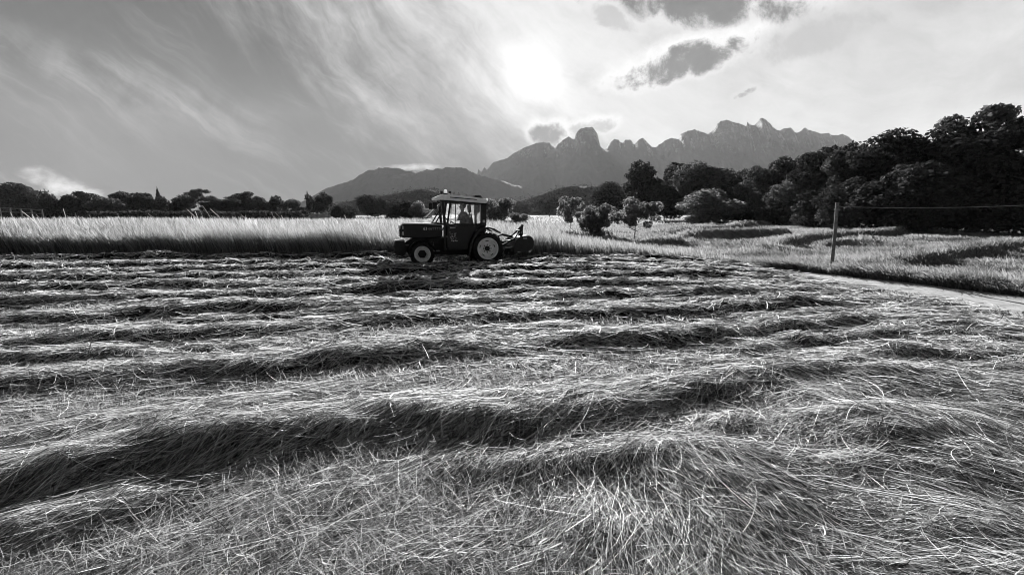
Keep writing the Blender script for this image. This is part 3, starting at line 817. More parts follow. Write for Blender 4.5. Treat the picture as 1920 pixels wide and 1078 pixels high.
def tree(name, key, px, base_y, top_y, wpx, label, cat="tree", group=None, depth=None, spin=None):
    Y = depth or (EYE / ((base_y - HZ) / F)) * 1.0
    g = P(px, base_y, Y)
    top = P(px, top_y, Y); h = top.z
    zb = float(terrain(g.x, Y)) - 0.03
    wid = wpx / F * Y
    root = empty(name, (g.x, Y, zb), spin if spin is not None else random.uniform(0, 6.28))
    h = top.z - zb
    root.scale = (wid, wid, h)
    cm, tm = _protos[key]
    for nm, me in (("crown", cm), ("trunk", tm)):
        o = bpy.data.objects.new(nm, me); COL.objects.link(o); o.parent = root
    tag(root, label, cat, group)
    return root
GR = "dark woodland trees along the right edge of the meadow"
GU = "dark undergrowth bushes along the foot of the right-hand wood"
GL = "trees of the distant line on the left"
GM = "trees in the middle distance right of the tractor"
T = [
 ("broadleaf_tree", 'big0', 1925, 439, 208, 215, "tallest dark tree, cut off by the right edge of the picture", GR),
 ("broadleaf_tree", 'airy', 1812, 434, 206, 165, "loose airy crowned tree with sky showing through, second from right edge", GR),
 ("broadleaf_tree", 'big1', 1790, 437, 262, 190, "low dark tree standing in front of the airy crowned one", GR),
 ("broadleaf_tree", 'big2', 1688, 432, 243, 170, "broad dark tree left of the airy crowned one, behind the wire", GR),
 ("broadleaf_tree", 'big0', 1622, 429, 268, 130, "dark tree rising just right of the post top", GR),
 ("broadleaf_tree", 'big1', 1545, 425, 276, 125, "dark round tree just left of the post top, under the mountain's right end", GR),
 ("broadleaf_tree", 'big2', 1475, 421, 294, 85, "dark narrow tree left of the round one above the meadow bank", GR),
 ("broadleaf_tree", 'pale1', 1505, 424, 334, 120, "paler low tree with glinting leaves in front of the dark wood", GR),
 ("broadleaf_tree", 'pale0', 1428, 419, 314, 85, "paler upright tree with glinting leaves left of the dark wood", GR),
 ("broadleaf_tree", 'mid1', 1385, 416, 320, 75, "dark tree squeezed behind the paler upright one", GR),
 ("dark_bush", 'dbush', 1900, 441, 330, 150, "dark undergrowth bush at the right edge behind the wire", GU),
 ("dark_bush", 'dbush', 1815, 439, 335, 140, "dark undergrowth bush below the airy crowned tree", GU),
 ("dark_bush", 'dbush', 1735, 437, 340, 130, "dark undergrowth bush behind the short pale stake", GU),
 ("dark_bush", 'dbush', 1662, 434, 335, 120, "dark undergrowth bush right of the leaning post", GU),
 ("dark_bush", 'dbush', 1595, 431, 345, 110, "dark undergrowth bush directly behind the leaning post", GU),
 ("dark_bush", 'dbush', 1535, 427, 360, 90, "dark undergrowth bush left of the leaning post", GU),
 ("dark_bush", 'dbush', 1460, 422, 360, 80, "dark undergrowth bush between the two paler trees", GU),
 ("dark_bush", 'dbush', 1395, 418, 368, 80, "dark undergrowth bush left of the paler upright tree", GU),
 ("broadleaf_tree", 'pale1', 1312, 415, 307, 130, "broad grey tree beside the round domed one, below the whitish patch", GM),  # paler leaf tone stands in for haze at this distance
 ("broadleaf_tree", 'bush', 1322, 420, 356, 120, "low spreading leafy tree in front of the broad grey one", GM),
 ("broadleaf_tree", 'mid0', 1222, 413, 304, 100, "dark domed tree with a round top below the middle spires", GM),
 ("broadleaf_tree", 'mid1', 1245, 414, 345, 80, "dark low tree at the foot of the round domed one", GM),
 ("broadleaf_tree", 'mid1', 1140, 410, 342, 85, "dark bushy tree left of the round domed one", GM),
 ("fruit_tree", 'fruit', 1190, 450, 371, 82, "small round fruit tree with a bare thin trunk in the meadow", None),
 ("leafy_bush", 'bush', 1125, 443, 384, 62, "shaggy leafy bush left of the small round fruit tree", None),
 ("young_tree", 'sapling', 1069, 437, 368, 44, "slim young tree with several stems right of the mower", None),
 ("leafy_bush", 'bush', 938, 424, 372, 64, "leafy bush behind the back of the tractor cab", None),
 ("leafy_bush", 'bush', 972, 427, 400, 38, "low bush above the raised mower", None),
 ("upright_shrub", 'conifer', 1093, 414, 398, 7, "tiny dark upright shrub on the pale pasture by the slim tree", None),
 ("broadleaf_tree", 'mid0', 1030, 405, 368, 42, "grey tree far off behind the slim young tree", GM),
 ("broadleaf_tree", 'mid1', 975, 404, 376, 50, "small grey tree far off above the mower", GM),
 ("leafy_bush", 'dbush', 757, 419, 374, 62, "dark round bush left of the tractor bonnet", None),
 ("leafy_bush", 'bush', 785, 420, 378, 44, "paler ragged bush touching the dark one at the bonnet", None),
 ("round_bush", 'dbush', 644, 413, 384, 42, "ball-shaped dark bush alone at the foot of the grey mountain", None),
 ("broadleaf_tree", 'mid1', 690, 409, 366, 56, "dark grey tree between ball-shaped bush and bonnet", GL),
 ("broadleaf_tree", 'mid0', 722, 409, 374, 40, "small grey tree just left of the dark round bush", GL),
 ("broadleaf_tree", 'mid0', 601, 411, 362, 40, "dark tree touching the right side of the pointed cypress", GL),
 ("cypress_tree", 'cypress', 580, 411, 356, 15, "pointed black cypress at the left foot of the mountain", GL),
 ("broadleaf_tree", 'pale1', 550, 412, 374, 46, "dark tree just left of the pointed cypress", GL),
 ("broadleaf_tree", 'mid0', 508, 412, 368, 46, "round dark tree above the small shed", GL),
 ("broadleaf_tree", 'big1', 468, 412, 360, 62, "broad dark tree with a humped top left of the small shed", GL),
 ("broadleaf_tree", 'big2', 418, 413, 373, 60, "low dark tree left of the humped broad one", GL),
 ("broadleaf_tree", 'airy', 376, 413, 354, 52, "dark tree with loose top right of the spired conifer", GL),
 ("broadleaf_tree", 'mid0', 335, 413, 366, 50, "low dark tree touching the right of the spired conifer", GL),
 ("broadleaf_tree", 'mid0', 280, 413, 364, 46, "low dark tree touching the left of the spired conifer", GL),
 ("broadleaf_tree", 'mid1', 440, 412, 368, 46, "low dark tree between two broader ones left of the shed", GL),
 ("broadleaf_tree", 'mid1', 138, 413, 366, 46, "low dark tree first to the right of the pole's right-hand neighbour", GL),
 ("conifer_tree", 'conifer', 303, 413, 350, 26, "spired conifer standing out of the left tree line", GL),
 ("broadleaf_tree", 'big0', 256, 413, 361, 62, "dark wide tree left of the spired conifer", GL),
 ("broadleaf_tree", 'pale0', 207, 414, 370, 56, "dark tree midway between far pole and spired conifer", GL),
 ("broadleaf_tree", 'big1', 160, 414, 360, 66, "black broad tree second to the right of the far pole", GL),
 ("broadleaf_tree", 'mid0', 115, 414, 364, 46, "dark tree immediately right of the far utility pole", GL),
 ("broadleaf_tree", 'mid1', 70, 410, 357, 56, "dark tree immediately behind the far utility pole", GL),
 ("broadleaf_tree", 'big2', 38, 410, 346, 52, "loose topped tree left of the far utility pole", GL),
 ("broadleaf_tree", 'mid0', -8, 410, 338, 90, "tall dark tree cut off by the left edge of the picture", GL),
]
for (nm, key, px, by, ty, wp, lab, grp) in T:
    tree(nm, key, px, by, ty, wp, lab, "bush" if "bush" in nm or "shrub" in nm else "tree", grp)

# dark hedge closing the field on the left
hn = 15000
hxp = rng.uniform(-80, 575, hn); Yh = 86.0
htop = 9.0 + 7.0 * fbm(hxp * 0.035, hxp * 0 + 3, 4)
hc = np.array([[*P(a, HZ + 12 - b * c, Yh)] for a, b, c in zip(hxp, htop * 1.3, rng.random(hn))])
hc[:, 1] += rng.normal(size=hn) * 0.9
v, f, t = leaf_cards(hc, unit(rng.normal(size=(hn, 3)) + np.array([0, -0.3, 0.5])), 0.35 + 0.35 * rng.random(hn), rng.random(hn))
o = np_mesh("hedge", v, f, M_leaf, t)
tag(o, "long dark hedge under the left tree line behind the standing grass", "hedge")

# ------------------------------------------------------------------ mountains and wooded foothills
def ridge(name, pts, Y, Ld, prof, mat_, x_rough=1.0, smooth_w=90, nrow=90, dpx=1.5, crag=1.0, seed=0, back=0.35, jagk=1.0):
    pts = sorted(pts); px = np.arange(pts[0][0], pts[-1][0], dpx)
    py = np.interp(px, [p[0] for p in pts], [p[1] for p in pts])
    u = np.empty(len(px)); H = np.empty(len(px))
    for i in range(len(px)):
        p = P(px[i], py[i], Y); u[i] = p.x / Y; H[i] = p.z
    jag = (fbm(px * 0.11 + seed, px * 0 + 2.0, 4) - 0.5) * 2
    H = H + jagk * jag * H * 0.030 + jagk * np.maximum(0, fbm(px * 0.20 + seed, px * 0 + 9.0, 2) - 0.60) * H * 0.10
    k = int(smooth_w / dpx) | 1
    Hs = np.convolve(np.pad(H, k // 2, mode='edge'), np.hanning(k + 2)[1:-1] / np.hanning(k + 2)[1:-1].sum(), mode='valid')
    t = np.concatenate([-np.linspace(1, 0.02, 14) ** 1.5, np.linspace(0, 1, nrow) ** 1.25])
    V_, = (np.zeros((len(t), len(px), 3)),)
    for j, tj in enumerate(t):
        a = abs(tj)
        Ldc = np.minimum(Ld, Hs * 2.3 + 6.0)
        yy_ = Y - tj * Ldc if tj >= 0 else Y + a * Ldc * back
        body = Hs * prof(a)
        spire = (H - Hs) * np.exp(-a / 0.13)
        nz = (fbm(px * 0.035 * x_rough + seed, yy_ / Ld * 5.0, 5) - 0.5)
        gul = (fbm(px * 0.11 * x_rough + seed + 60, yy_ / Ld * 1.6, 4) - 0.5)
        amp = np.clip(a * 9, 0, 1) * (1 - a) ** 0.6
        z = body + spire + amp * Hs * (0.26 * nz + 0.10 * gul) * crag
        yy2 = yy_ + amp * gul * Ld * 0.05 * crag
        V_[j, :, 0] = u * Y * (0.35 + 0.65 * yy2 / Y); V_[j, :, 1] = yy2; V_[j, :, 2] = np.maximum(z, -3)
    nr, nc = len(t), len(px)
    i = np.arange((nr - 1) * (nc - 1)); r_ = i // (nc - 1); c = i % (nc - 1); q_ = r_ * nc + c
    o = np_mesh(name, V_.reshape(-1, 3), np.stack([q_, q_ + 1, q_ + nc + 1, q_ + nc], 1), mat_, smooth=True)
    return o, V_
def rock_material(name, lo, hi, top):
    m = bpy.data.materials.new(name); m.use_nodes = True
    t = m.node_tree; n = NT(t); b = t.nodes['Principled BSDF']
    b.inputs['Roughness'].default_value = 0.95; b.inputs['Specular IOR Level'].default_value = 0.05
    co = t.nodes.new('ShaderNodeTexCoord'); geo = t.nodes.new('ShaderNodeNewGeometry')
    sp = t.nodes.new('ShaderNodeSeparateXYZ'); t.links.new(geo.outputs['Normal'], sp.inputs[0])
    sp2 = t.nodes.new('ShaderNodeSeparateXYZ'); t.links.new(co.outputs['Object'], sp2.inputs[0])
    a = n.noise(co.outputs['Object'], 0.018, 8.0, 0.65)
    hgt = n.ss(n.m('ADD', sp2.outputs[2], n.m('MULTIPLY', n.m('SUBTRACT', a, 0.5), 220.0)), top * 0.55, top * 0.8)
    rock = n.m('MULTIPLY', hgt, n.ss(sp.outputs[2], 0.85, 0.45))
    fine = n.noise(co.outputs['Object'], 0.10, 6.0, 0.7)
    mp = t.nodes.new('ShaderNodeMapping'); mp.inputs['Scale'].default_value = (1, 1, 0.75); t.links.new(co.outputs['Object'], mp.inputs['Vector'])
    crack = n.noise(mp.outputs[0], 0.06, 6.0, 0.7)
    fine = n.m('ADD', n.m('MULTIPLY', fine, 0.4), n.m('MULTIPLY', crack, 0.6))
    v = n.mix(rock, n.mix(fine, lo * 0.5, lo * 1.5), n.mix(n.ss(fine, 0.40, 0.60), hi * 0.2, hi * 1.4))
    t.links.new(v, b.inputs['Base Color'])
    bp = t.nodes.new('ShaderNodeBump'); bp.inputs['Strength'].default_value = 0.7; bp.inputs['Distance'].default_value = 12.0
    t.links.new(fine, bp.inputs['Height']); t.links.new(bp.outputs[0], b.inputs['Normal'])
    return m
MAIN = [(700, 392), (800, 360), (860, 335), (885, 322), (895, 327), (896, 317), (903, 323), (908, 314), (913, 319), (925, 305), (950, 298), (962, 288), (985, 276),
        (1005, 269), (1030, 268), (1041, 277), (1055, 264), (1065, 257), (1077, 262), (1080, 249), (1090, 242), (1100, 239), (1112, 240),
        (1120, 252), (1127, 280), (1135, 281), (1142, 270), (1152, 261), (1160, 263), (1163, 268), (1168, 269), (1172, 262), (1182, 262), (1189, 271),
        (1198, 262), (1205, 259), (1215, 269), (1222, 277), (1232, 275), (1245, 265), (1257, 260), (1273, 260), (1276, 251), (1302, 243), (1312, 247),
        (1328, 253), (1338, 242), (1345, 231), (1358, 226), (1372, 228), (1395, 236), (1399, 239), (1401, 228), (1406, 234), (1415, 234), (1424, 224),
        (1430, 221), (1436, 224), (1446, 236), (1460, 246), (1468, 241), (1481, 240), (1494, 250), (1508, 241), (1525, 247), (1545, 252), (1565, 254),
        (1580, 251), (1592, 257), (1602, 268), (1640, 285), (1700, 300), (1800, 340), (1850, 380)]
LEFTM = [(520, 395), (560, 382), (590, 366), (615, 352), (650, 342), (672, 331), (690, 320), (715, 316), (740, 315), (760, 320), (790, 321), (815, 318),
         (850, 315), (872, 316), (884, 323), (900, 329), (940, 340), (1000, 356), (1060, 374), (1120, 392)]
FOOT = [(470, 399), (560, 394), (620, 386), (650, 378), (690, 372), (740, 364), (760, 360), (790, 354), (820, 358), (850, 366), (900, 374), (940, 377), (985, 375),
        (1020, 364), (1050, 353), (1070, 349), (1100, 350), (1150, 350), (1220, 347), (1350, 342), (1500, 338), (1700, 340), (1900, 352), (2100, 375)]
M_rock = rock_material("mountain_rock", 0.02, 0.36, 520)
M_hillm = rock_material("mountain_forest", 0.010, 0.022, 400)
mtn, mv = ridge("mountains", MAIN, 2600, 1000, lambda a: np.maximum(0, 1 - a) ** 1.25, M_rock, seed=3, jagk=0.40)
tag(mtn, "jagged granite mountain ridge with rounded spires under the sun", "mountain", kind="structure")
lm, _ = ridge("hills", LEFTM, 1700, 380, lambda a: np.maximum(0, 1 - a) ** 1.1, M_hillm, smooth_w=12, crag=1.0, seed=11)
tag(lm, "grey forested mountain shoulder left of the granite ridge", "mountain", kind="structure")
M_foot = mat("foothill_soil", 0.015, 0.95, var=0.4, scale=0.1, spec=0.05)
ft, fv = ridge("foothills", FOOT, 420, 110, lambda a: np.maximum(0, 1 - a) ** 1.0, M_foot, smooth_w=40, crag=0.5, nrow=50, dpx=3, seed=23)
tag(ft, "low wooded foothills behind the pasture", "hill", kind="structure")
# the wood on the foothills
fvv = fv[14:].reshape(-1, 3); N = 4200
sel = fvv[rng.integers(0, len(fvv), N)]
bl = np.concatenate([sel + rng.normal(size=(N, 3)) * np.array([3, 3, 0.5]), (2.0 + 3.0 * rng.random(N))[:, None]], 1)
bl[:, 2] -= 1.0
v, f, t = crown_leaves(70000, bl, 1.25, 0.9, 0.1)
o = np_mesh("distant_wood", v, f, M_wood_far, t)
tag(o, "far wood covering the foothills under the mountains", "wood", kind="stuff")
# whitish plate standing for a bright spot high on the ridge
sp_ = []
cx_, cy_ = 1299, 265
g_ = mv[14:]
bm = bmesh.new()
sn_px = [(1291, 268), (1297, 265), (1302, 264), (1304, 261), (1308, 263), (1307, 268), (1301, 268), (1296, 269)]
Ys = 2600 - 60
ring_f = [bm.verts.new(P(a, b, Ys)) for a, b in sn_px]; ring_b = [bm.verts.new(P(a, b, Ys + 60)) for a, b in sn_px]
bm.faces.new(ring_f); bm.faces.new(ring_b[::-1])
for i in range(len(sn_px)):
    j = (i + 1) % len(sn_px); bm.faces.new((ring_f[i], ring_b[i], ring_b[j], ring_f[j]))
M_whitish = mat("whitish", 0.85, 0.7, var=0.03)
o = bm_obj("whitish_patch", bm, M_whitish); tag(o, "small bright whitish patch below a summit of the granite ridge", "whitish")

# ------------------------------------------------------------------ tractor
M_paint = mat("dark_paint", 0.007, 0.42, var=0.3, scale=5, spec=0.3)
M_black = mat("black_rubber", 0.009, 0.75, var=0.5, scale=14, bump=0.3, spec=0.25)
M_dark = mat("dark_steel", 0.010, 0.55, var=0.5, scale=9, bump=0.15, spec=0.3)
M_steel = mat("worn_steel", 0.16, 0.38, metal=0.7, var=0.5, scale=9)
M_rim = mat("pale_rim_paint", 0.90, 0.35, var=0.12, scale=6, spec=0.5)
M_roof = mat("roof_plastic", 0.84, 0.32, var=0.12, scale=4, spec=0.5)
M_white = mat("white_decal", 0.82, 0.5, var=0.06)
M_grayd = mat("worn_decal", 0.30, 0.5, var=0.5, scale=30)
M_lampg = blade_mat("lamp_lens", 0.9, 0.9, 0.5, 0.15, 0.9)
M_skin = mat("skin", 0.26, 0.6, var=0.1)
M_shirt = mat("grey_shirt", 0.11, 0.9, var=0.25, scale=12, bump=0.2, spec=0.1)
M_trous = mat("dark_trousers", 0.04, 0.9, var=0.25, scale=12, spec=0.1)
M_hair = mat("black_hair", 0.012, 0.6, var=0.4, scale=40)
def glass(name, dust):
    m = bpy.data.materials.new(name); m.use_nodes = True
    t = m.node_tree; n = NT(t)
    for x_ in list(t.nodes): t.nodes.remove(x_)
    o = t.nodes.new('ShaderNodeOutputMaterial')
    tr = t.nodes.new('ShaderNodeBsdfTransparent'); tr.inputs[0].default_value = gray(0.93)
    tl = t.nodes.new('ShaderNodeBsdfTranslucent'); tl.inputs[0].default_value = gray(0.8)
    gl = t.nodes.new('ShaderNodeBsdfGlossy'); gl.inputs['Roughness'].default_value = 0.04; gl.inputs[0].default_value = gray(0.9)
    co = t.nodes.new('ShaderNodeTexCoord'); nz = n.noise(co.outputs['Object'], 9.0, 5.0, 0.6)
    m1 = t.nodes.new('ShaderNodeMixShader'); m2 = t.nodes.new('ShaderNodeMixShader')
    t.links.new(n.m('MULTIPLY', n.ss(nz, 0.25, 0.75, 0.5, 1.4), dust), m1.inputs[0])
    t.links.new(tr.outputs[0], m1.inputs[1]); t.links.new(tl.outputs[0], m1.inputs[2])
    m2.inputs[0].default_value = 0.06
    t.links.new(m1.outputs[0], m2.inputs[1]); t.links.new(gl.outputs[0], m2.inputs[2])
    t.links.new(m2.outputs[0], o.inputs['Surface'])
    return m
M_glass = glass("dusty_window_glass", 0.10)
M_glass2 = glass("hazy_windscreen_glass", 0.55)

YAW = R(17)
SC = 58.0
def tx(px):
    if px < 840: px = 840 - (840 - px) * 0.89
    return (px - 852) / SC / math.cos(YAW)
def tz(py): return (497 - py) / SC
g0 = G(852, 497)
TY = g0[1] + 0.66
TROOT = (g0[0] * TY / g0[1] - 0.10, TY, 0.0)
tr = empty("tractor", TROOT, YAW)
tag(tr, "small dark cab tractor with pale roof and white wheel rims mowing along the grass edge", "tractor")
def pt(px, py, y): return (tx(px), y, tz(py))
def poly(pts): return [(tx(a), tz(b)) for a, b in pts]
# chassis, engine
bm = bmesh.new()
prism(bm, poly([(757, 456), (776, 447), (836, 447), (880, 449), (938, 456), (938, 474), (880, 481), (800, 479), (757, 472)]), -0.19, 0.19)
tube(bm, [pt(791, 476, -0.42), pt(791, 476, 0.42)], 0.06, 10); tube(bm, [pt(914, 468, -0.40), pt(914, 468, 0.40)], 0.10, 12)
bm_obj("chassis", bm, M_dark, tr, bevel=0.012)
bm = bmesh.new()
box(bm, tx(775), tx(800), -0.25, -0.19, tz(468), tz(450)); box(bm, tx(806), tx(812), -0.26, -0.19, tz(470), tz(449))
tube(bm, [pt(800, 462, -0.24), pt(812, 455, -0.25), pt(830, 460, -0.24)], 0.022, 8)
tube(bm, [pt(796, 470, -0.22), pt(838, 473, -0.22)], 0.03, 8)
lathe_y(bm, [(-0.24, 0.06), (-0.19, 0.07)], tx(820), 0, tz(455), 16)
bm_obj("engine", bm, M_dark, tr, bevel=0.006)
# bonnet
bm = bmesh.new()
prism(bm, poly([(753, 424), (758, 420.5), (800, 421.5), (834, 423.5), (834, 446), (800, 447.5), (754, 446)]), -0.29, 0.29)
hood = bm_obj("bonnet", bm, M_paint, tr, bevel=0.03)
bm = bmesh.new(); prism(bm, poly([(755, 418.2), (800, 419.4), (835, 421.6), (835, 423.6), (800, 421.8), (757, 420.8)]), -0.26, 0.26)
bm_obj("bonnet_glint", bm, M_roof, hood, bevel=0.004)  # white strip painted as the sun's glint along the bonnet
for k in range(7):
    if k == 0: bm = bmesh.new()
    box(bm, tx(772) + k * 0.035, tx(772) + k * 0.035 + 0.014, -0.300, -0.288, tz(443), tz(433))
bm_obj("louvre", bm, M_dark, hood)
def text_mesh(name, s, size, mat_, parent, loc, rot, ex=0.002):
    c = bpy.data.curves.new(name, 'FONT'); c.body = s; c.size = size; c.extrude = ex; c.space_character = 1.05
    o = bpy.data.objects.new(name, c); COL.objects.link(o)
    dg = bpy.context.evaluated_depsgraph_get(); me = bpy.data.meshes.new_from_object(o.evaluated_get(dg))
    bpy.data.objects.remove(o)
    o = bpy.data.objects.new(name, me); COL.objects.link(o); me.materials.clear(); me.materials.append(mat_)
    o.location = loc; o.rotation_euler = rot; o.parent = parent
    return o
text_mesh("number", "63", 0.125, M_white, hood, (tx(796), -0.2925, tz(432)), (R(90), 0, 0))
text_mesh("lettering", "66TTTSE", 0.115, M_grayd, hood, (tx(806), -0.2925, tz(432)), (R(90), 0, 0))
bm = bmesh.new(); box(bm, tx(750.5), tx(753.5), -0.25, 0.25, tz(445), tz(425))
for k in range(8): box(bm, tx(749.6), tx(751), -0.24, 0.24, tz(444 - k * 2.4), tz(443 - k * 2.4))
gr_ = bm_obj("grille", bm, M_dark, tr, bevel=0.005)
for yy_, zz_ in ((-0.23, 427), (0.23, 427), (-0.19, 437), (0.19, 437)):
    bm = bmesh.new(); ico(bm, (tx(750.5), yy_, tz(zz_)), 0.06, 2, (0.5, 0.8, 1.0)); bm_obj("headlight", bm, M_lampg, tr, smooth=True)
for zz_ in (427, 438):
    bm = bmesh.new(); box(bm, tx(755.0), tx(757.6), -0.301, -0.288, tz(zz_ + 3), tz(zz_ - 3)); bm_obj("marker_lamp", bm, M_lampg, tr, bevel=0.004)
# front weights
bm = bmesh.new()
for k in range(8):
    y0 = -0.33 + k * 0.083
    prism(bm, poly([(738, 460), (741, 452.5), (758, 452.5), (762, 458), (762, 470), (757, 478), (742, 478), (738, 472)]), y0, y0 + 0.074)
bm_obj("front_weight", bm, M_dark, tr, bevel=0.008)
bm = bmesh.new(); prism(bm, poly([(740, 450.8), (758, 450.2), (759, 452.3), (740, 452.3)]), -0.34, 0.34); prism(bm, poly([(757, 462), (775, 462), (775, 472), (757, 472)]), -0.14, 0.14)
box(bm, tx(760), tx(766), -0.40, -0.34, tz(460.5), tz(457.8))
bm_obj("weight_bracket", bm, M_steel, tr, bevel=0.005)
# fenders
def arc_fender(name, cx_, cz_, rad, a0, a1, y0, y1, th, mat_):
    bm = bmesh.new(); N_ = 18; rows_ = []
    for i in range(N_ + 1):
        a = R(a0 + (a1 - a0) * i / N_)
        q_ = []
        for r_, y_ in ((rad, y0), (rad, y1), (rad - th, y1), (rad - th, y0)):
            q_.append(bm.verts.new((cx_ + r_ * math.cos(a), y_, cz_ + r_ * math.sin(a))))
        rows_.append(q_)
    for a, b in zip(rows_, rows_[1:]):
        for k in range(4): bm.faces.new((a[k], a[(k + 1) % 4], b[(k + 1) % 4], b[k]))
    bm.faces.new(rows_[0]); bm.faces.new(rows_[-1][::-1])
    return bm_obj(name, bm, mat_, tr, bevel=0.006)
for s in (-1, 1):
    y0, y1 = sorted((s * 0.34, s * 0.63))
    arc_fender("front_fender", tx(791), tz(475.6), 0.445, 10, 160, y0, y1, 0.025, M_black)
FEND_O = [(877, 482), (880, 462), (886, 446), (894, 434), (904, 427.5), (914, 426), (926, 429.5), (939, 437.5)]
FEND_I = [(937, 439.5), (925, 432.5), (914, 429.5), (905, 431), (897, 437.5), (889.5, 448.5), (884, 463), (881, 482)]
for s in (-1, 1):
    y0, y1 = sorted((s * 0.40, s * 0.70))
    bm = bmesh.new(); o_ = poly(FEND_O); i_ = poly(FEND_I)[::-1]
    ra = [[bm.verts.new((x_, y_, z_)) for y_ in (y0, y1)] for x_, z_ in o_]; rb_ = [[bm.verts.new((x_, y_, z_)) for y_ in (y0, y1)] for x_, z_ in i_]
    n_ = len(ra)
    for k in range(n_ - 1):
        bm.faces.new((ra[k][0], ra[k][1], ra[k + 1][1], ra[k + 1][0])); bm.faces.new((rb_[k][0], rb_[k + 1][0], rb_[k + 1][1], rb_[k][1]))
        for e in (0, 1): bm.faces.new((ra[k][e], ra[k + 1][e], rb_[k + 1][e], rb_[k][e]))
    for k in (0, n_ - 1): bm.faces.new((ra[k][0], ra[k][1], rb_[k][1], rb_[k][0]))
    rf_ = bm_obj("rear_fender", bm, M_paint, tr, bevel=0.012)
# wheels
def wheel(name, px, py, y, Rr, rimr, wd, side, rear):
    c = (tx(px), y, tz(py))
    bm = bmesh.new()
    h = wd / 2; rr_ = rimr
    dish = 0.10 if rear else 0.05
    prof = [(side * (h * 0.15), 0.03), (side * (h * 0.15), rr_ * 0.60), (side * (h * 0.15 + 0.015), rr_ * 0.66), (side * (h * 0.40), rr_ * 0.80), (side * h * 0.40, rr_ * 0.82),
            (side * h * 0.1, rr_ * 0.84), (side * h * 0.1, 0.03)]
    lathe_y(bm, [(a, b) for a, b in prof], *c, seg=40, closed=True)
    w_ = bm_obj(name, bm, M_rim, tr, smooth=True)
    bm = bmesh.new()
    prof = [(side * h * 0.40, rr_ * 0.80), (side * h * 0.86, rr_ * 0.90), (side * h * 0.92, rr_ * 1.0), (side * h * 0.80, rr_ * 1.02), (-side * h * 0.8, rr_ * 1.0), (-side * h * 0.8, rr_ * 0.9), (side * h * 0.2, rr_ * 0.80)]
    lathe_y(bm, prof, *c, seg=48, closed=True)
    bm_obj("rim", bm, M_rim, w_, smooth=True)
    bm = bmesh.new()
    hr = rr_ * (0.24 if rear else 0.56)
    lathe_y(bm, [(side * h * 0.10, hr), (side * (h * 0.15 + 0.05), hr * 0.95), (side * (h * 0.15 + 0.07), hr * 0.5)], *c, seg=20 if rear else 6)
    bm_obj("hub", bm, M_dark, w_)
    if rear:
        for k in range(8):
            a = k * math.pi / 4
            q_ = (c[0] + math.cos(a) * rr_ * 0.36, c[1] + side * (h * 0.15 + 0.012), c[2] + math.sin(a) * rr_ * 0.36)
            bm2 = bmesh.new(); lathe_y(bm2, [(-0.012, 0.022), (0.014, 0.02)], *q_, seg=6); bm_obj('bolt', bm2, M_dark, w_)
        for k in range(5):
            a = k * 2 * math.pi / 5 + 0.35
            q_ = (c[0] + math.cos(a) * rr_ * 0.71, c[1] + side * (h * 0.26), c[2] + math.sin(a) * rr_ * 0.71)
            bm2 = bmesh.new(); beam(bm2, (q_[0] - math.sin(a) * 0.05, q_[1], q_[2] + math.cos(a) * 0.05), (q_[0] + math.sin(a) * 0.05, q_[1], q_[2] - math.cos(a) * 0.05), 0.022, 0.05); bm_obj('slot', bm2, M_dark, w_)
    bm = bmesh.new()
    prof = [(side * h * 0.80, rr_ * 0.99), (side * h * 0.98, rr_ * 1.06), (side * h * 1.03, (rr_ + Rr) / 2), (side * h * 0.95, Rr * 0.93), (side * h * 0.75, Rr * 0.965),
            (0, Rr * 0.975), (-side * h * 0.75, Rr * 0.965), (-side * h * 0.95, Rr * 0.93), (-side * h * 1.03, (rr_ + Rr) / 2), (-side * h * 0.98, rr_ * 1.06), (-side * h * 0.80, rr_ * 0.99)]
    lathe_y(bm, prof, *c, seg=56, closed=True)
    nl = 20 if rear else 18
    for k in range(nl):
        for sg in (-1, 1):
            a = (k + (0.5 if sg > 0 else 0)) * 2 * math.pi / nl; a2 = a + 0.20
            r1 = Rr * 0.985
            p0 = (c[0] + math.cos(a) * r1, c[1] + sg * 0.02, c[2] + math.sin(a) * r1)
            p1 = (c[0] + math.cos(a2) * r1 * 0.985, c[1] + sg * h * 0.98, c[2] + math.sin(a2) * r1 * 0.985)
            beam(bm, p0, p1, 0.035, 0.05)
    bm_obj("tyre", bm, M_black, w_, smooth=True)
for s in (-1, 1):
    wheel("front_wheel", 791, 475.6, s * 0.48, 0.385, 0.255, 0.25, s, False)
    wheel("rear_wheel", 914, 468.0, s * 0.53, 0.535, 0.355, 0.34, s, True)
# cab
bm = bmesh.new()
prism(bm, poly([(838, 446), (900, 440), (900, 470), (842, 472), (838, 462)]), -0.42, 0.42)
prism(bm, poly([(896, 421.5), (914, 421.5), (914, 450), (896, 450)]), -0.44, 0.44)
bm_obj("cab_floor", bm, M_dark, tr, bevel=0.01)
bm = bmesh.new()
for s in (-1, 1):
    y = s * 0.46
    beam(bm, pt(835, 377, y), pt(838, 424, y), 0.085, 0.07); beam(bm, pt(849.5, 378, y), pt(842.5, 423, y), 0.06, 0.05)
    prism(bm, poly([(903.5, 381), (914, 382), (914, 424), (903, 424)]), y - 0.03, y + 0.03)
    beam(bm, pt(830, 378.5, y), pt(915, 384, y), 0.055, 0.06)
    beam(bm, pt(835, 396, y), pt(819.5, 419, y), 0.04, 0.04); beam(bm, pt(819, 419.5, y), pt(840, 422, y), 0.06, 0.05)
    beam(bm, pt(838, 423, y), pt(906, 421.6, y), 0.05, 0.065)
    beam(bm, pt(837, 424, y), pt(837, 470, y), 0.06, 0.06)
for a, b, t_ in ((835, 378.5, 0.06), (819, 419.5, 0.05), (912, 384, 0.06), (912, 421, 0.06)):
    beam(bm, pt(a, b, -0.43), pt(a, b, 0.43), t_, t_)
bm_obj("cab_frame", bm, M_paint, tr, bevel=0.006)
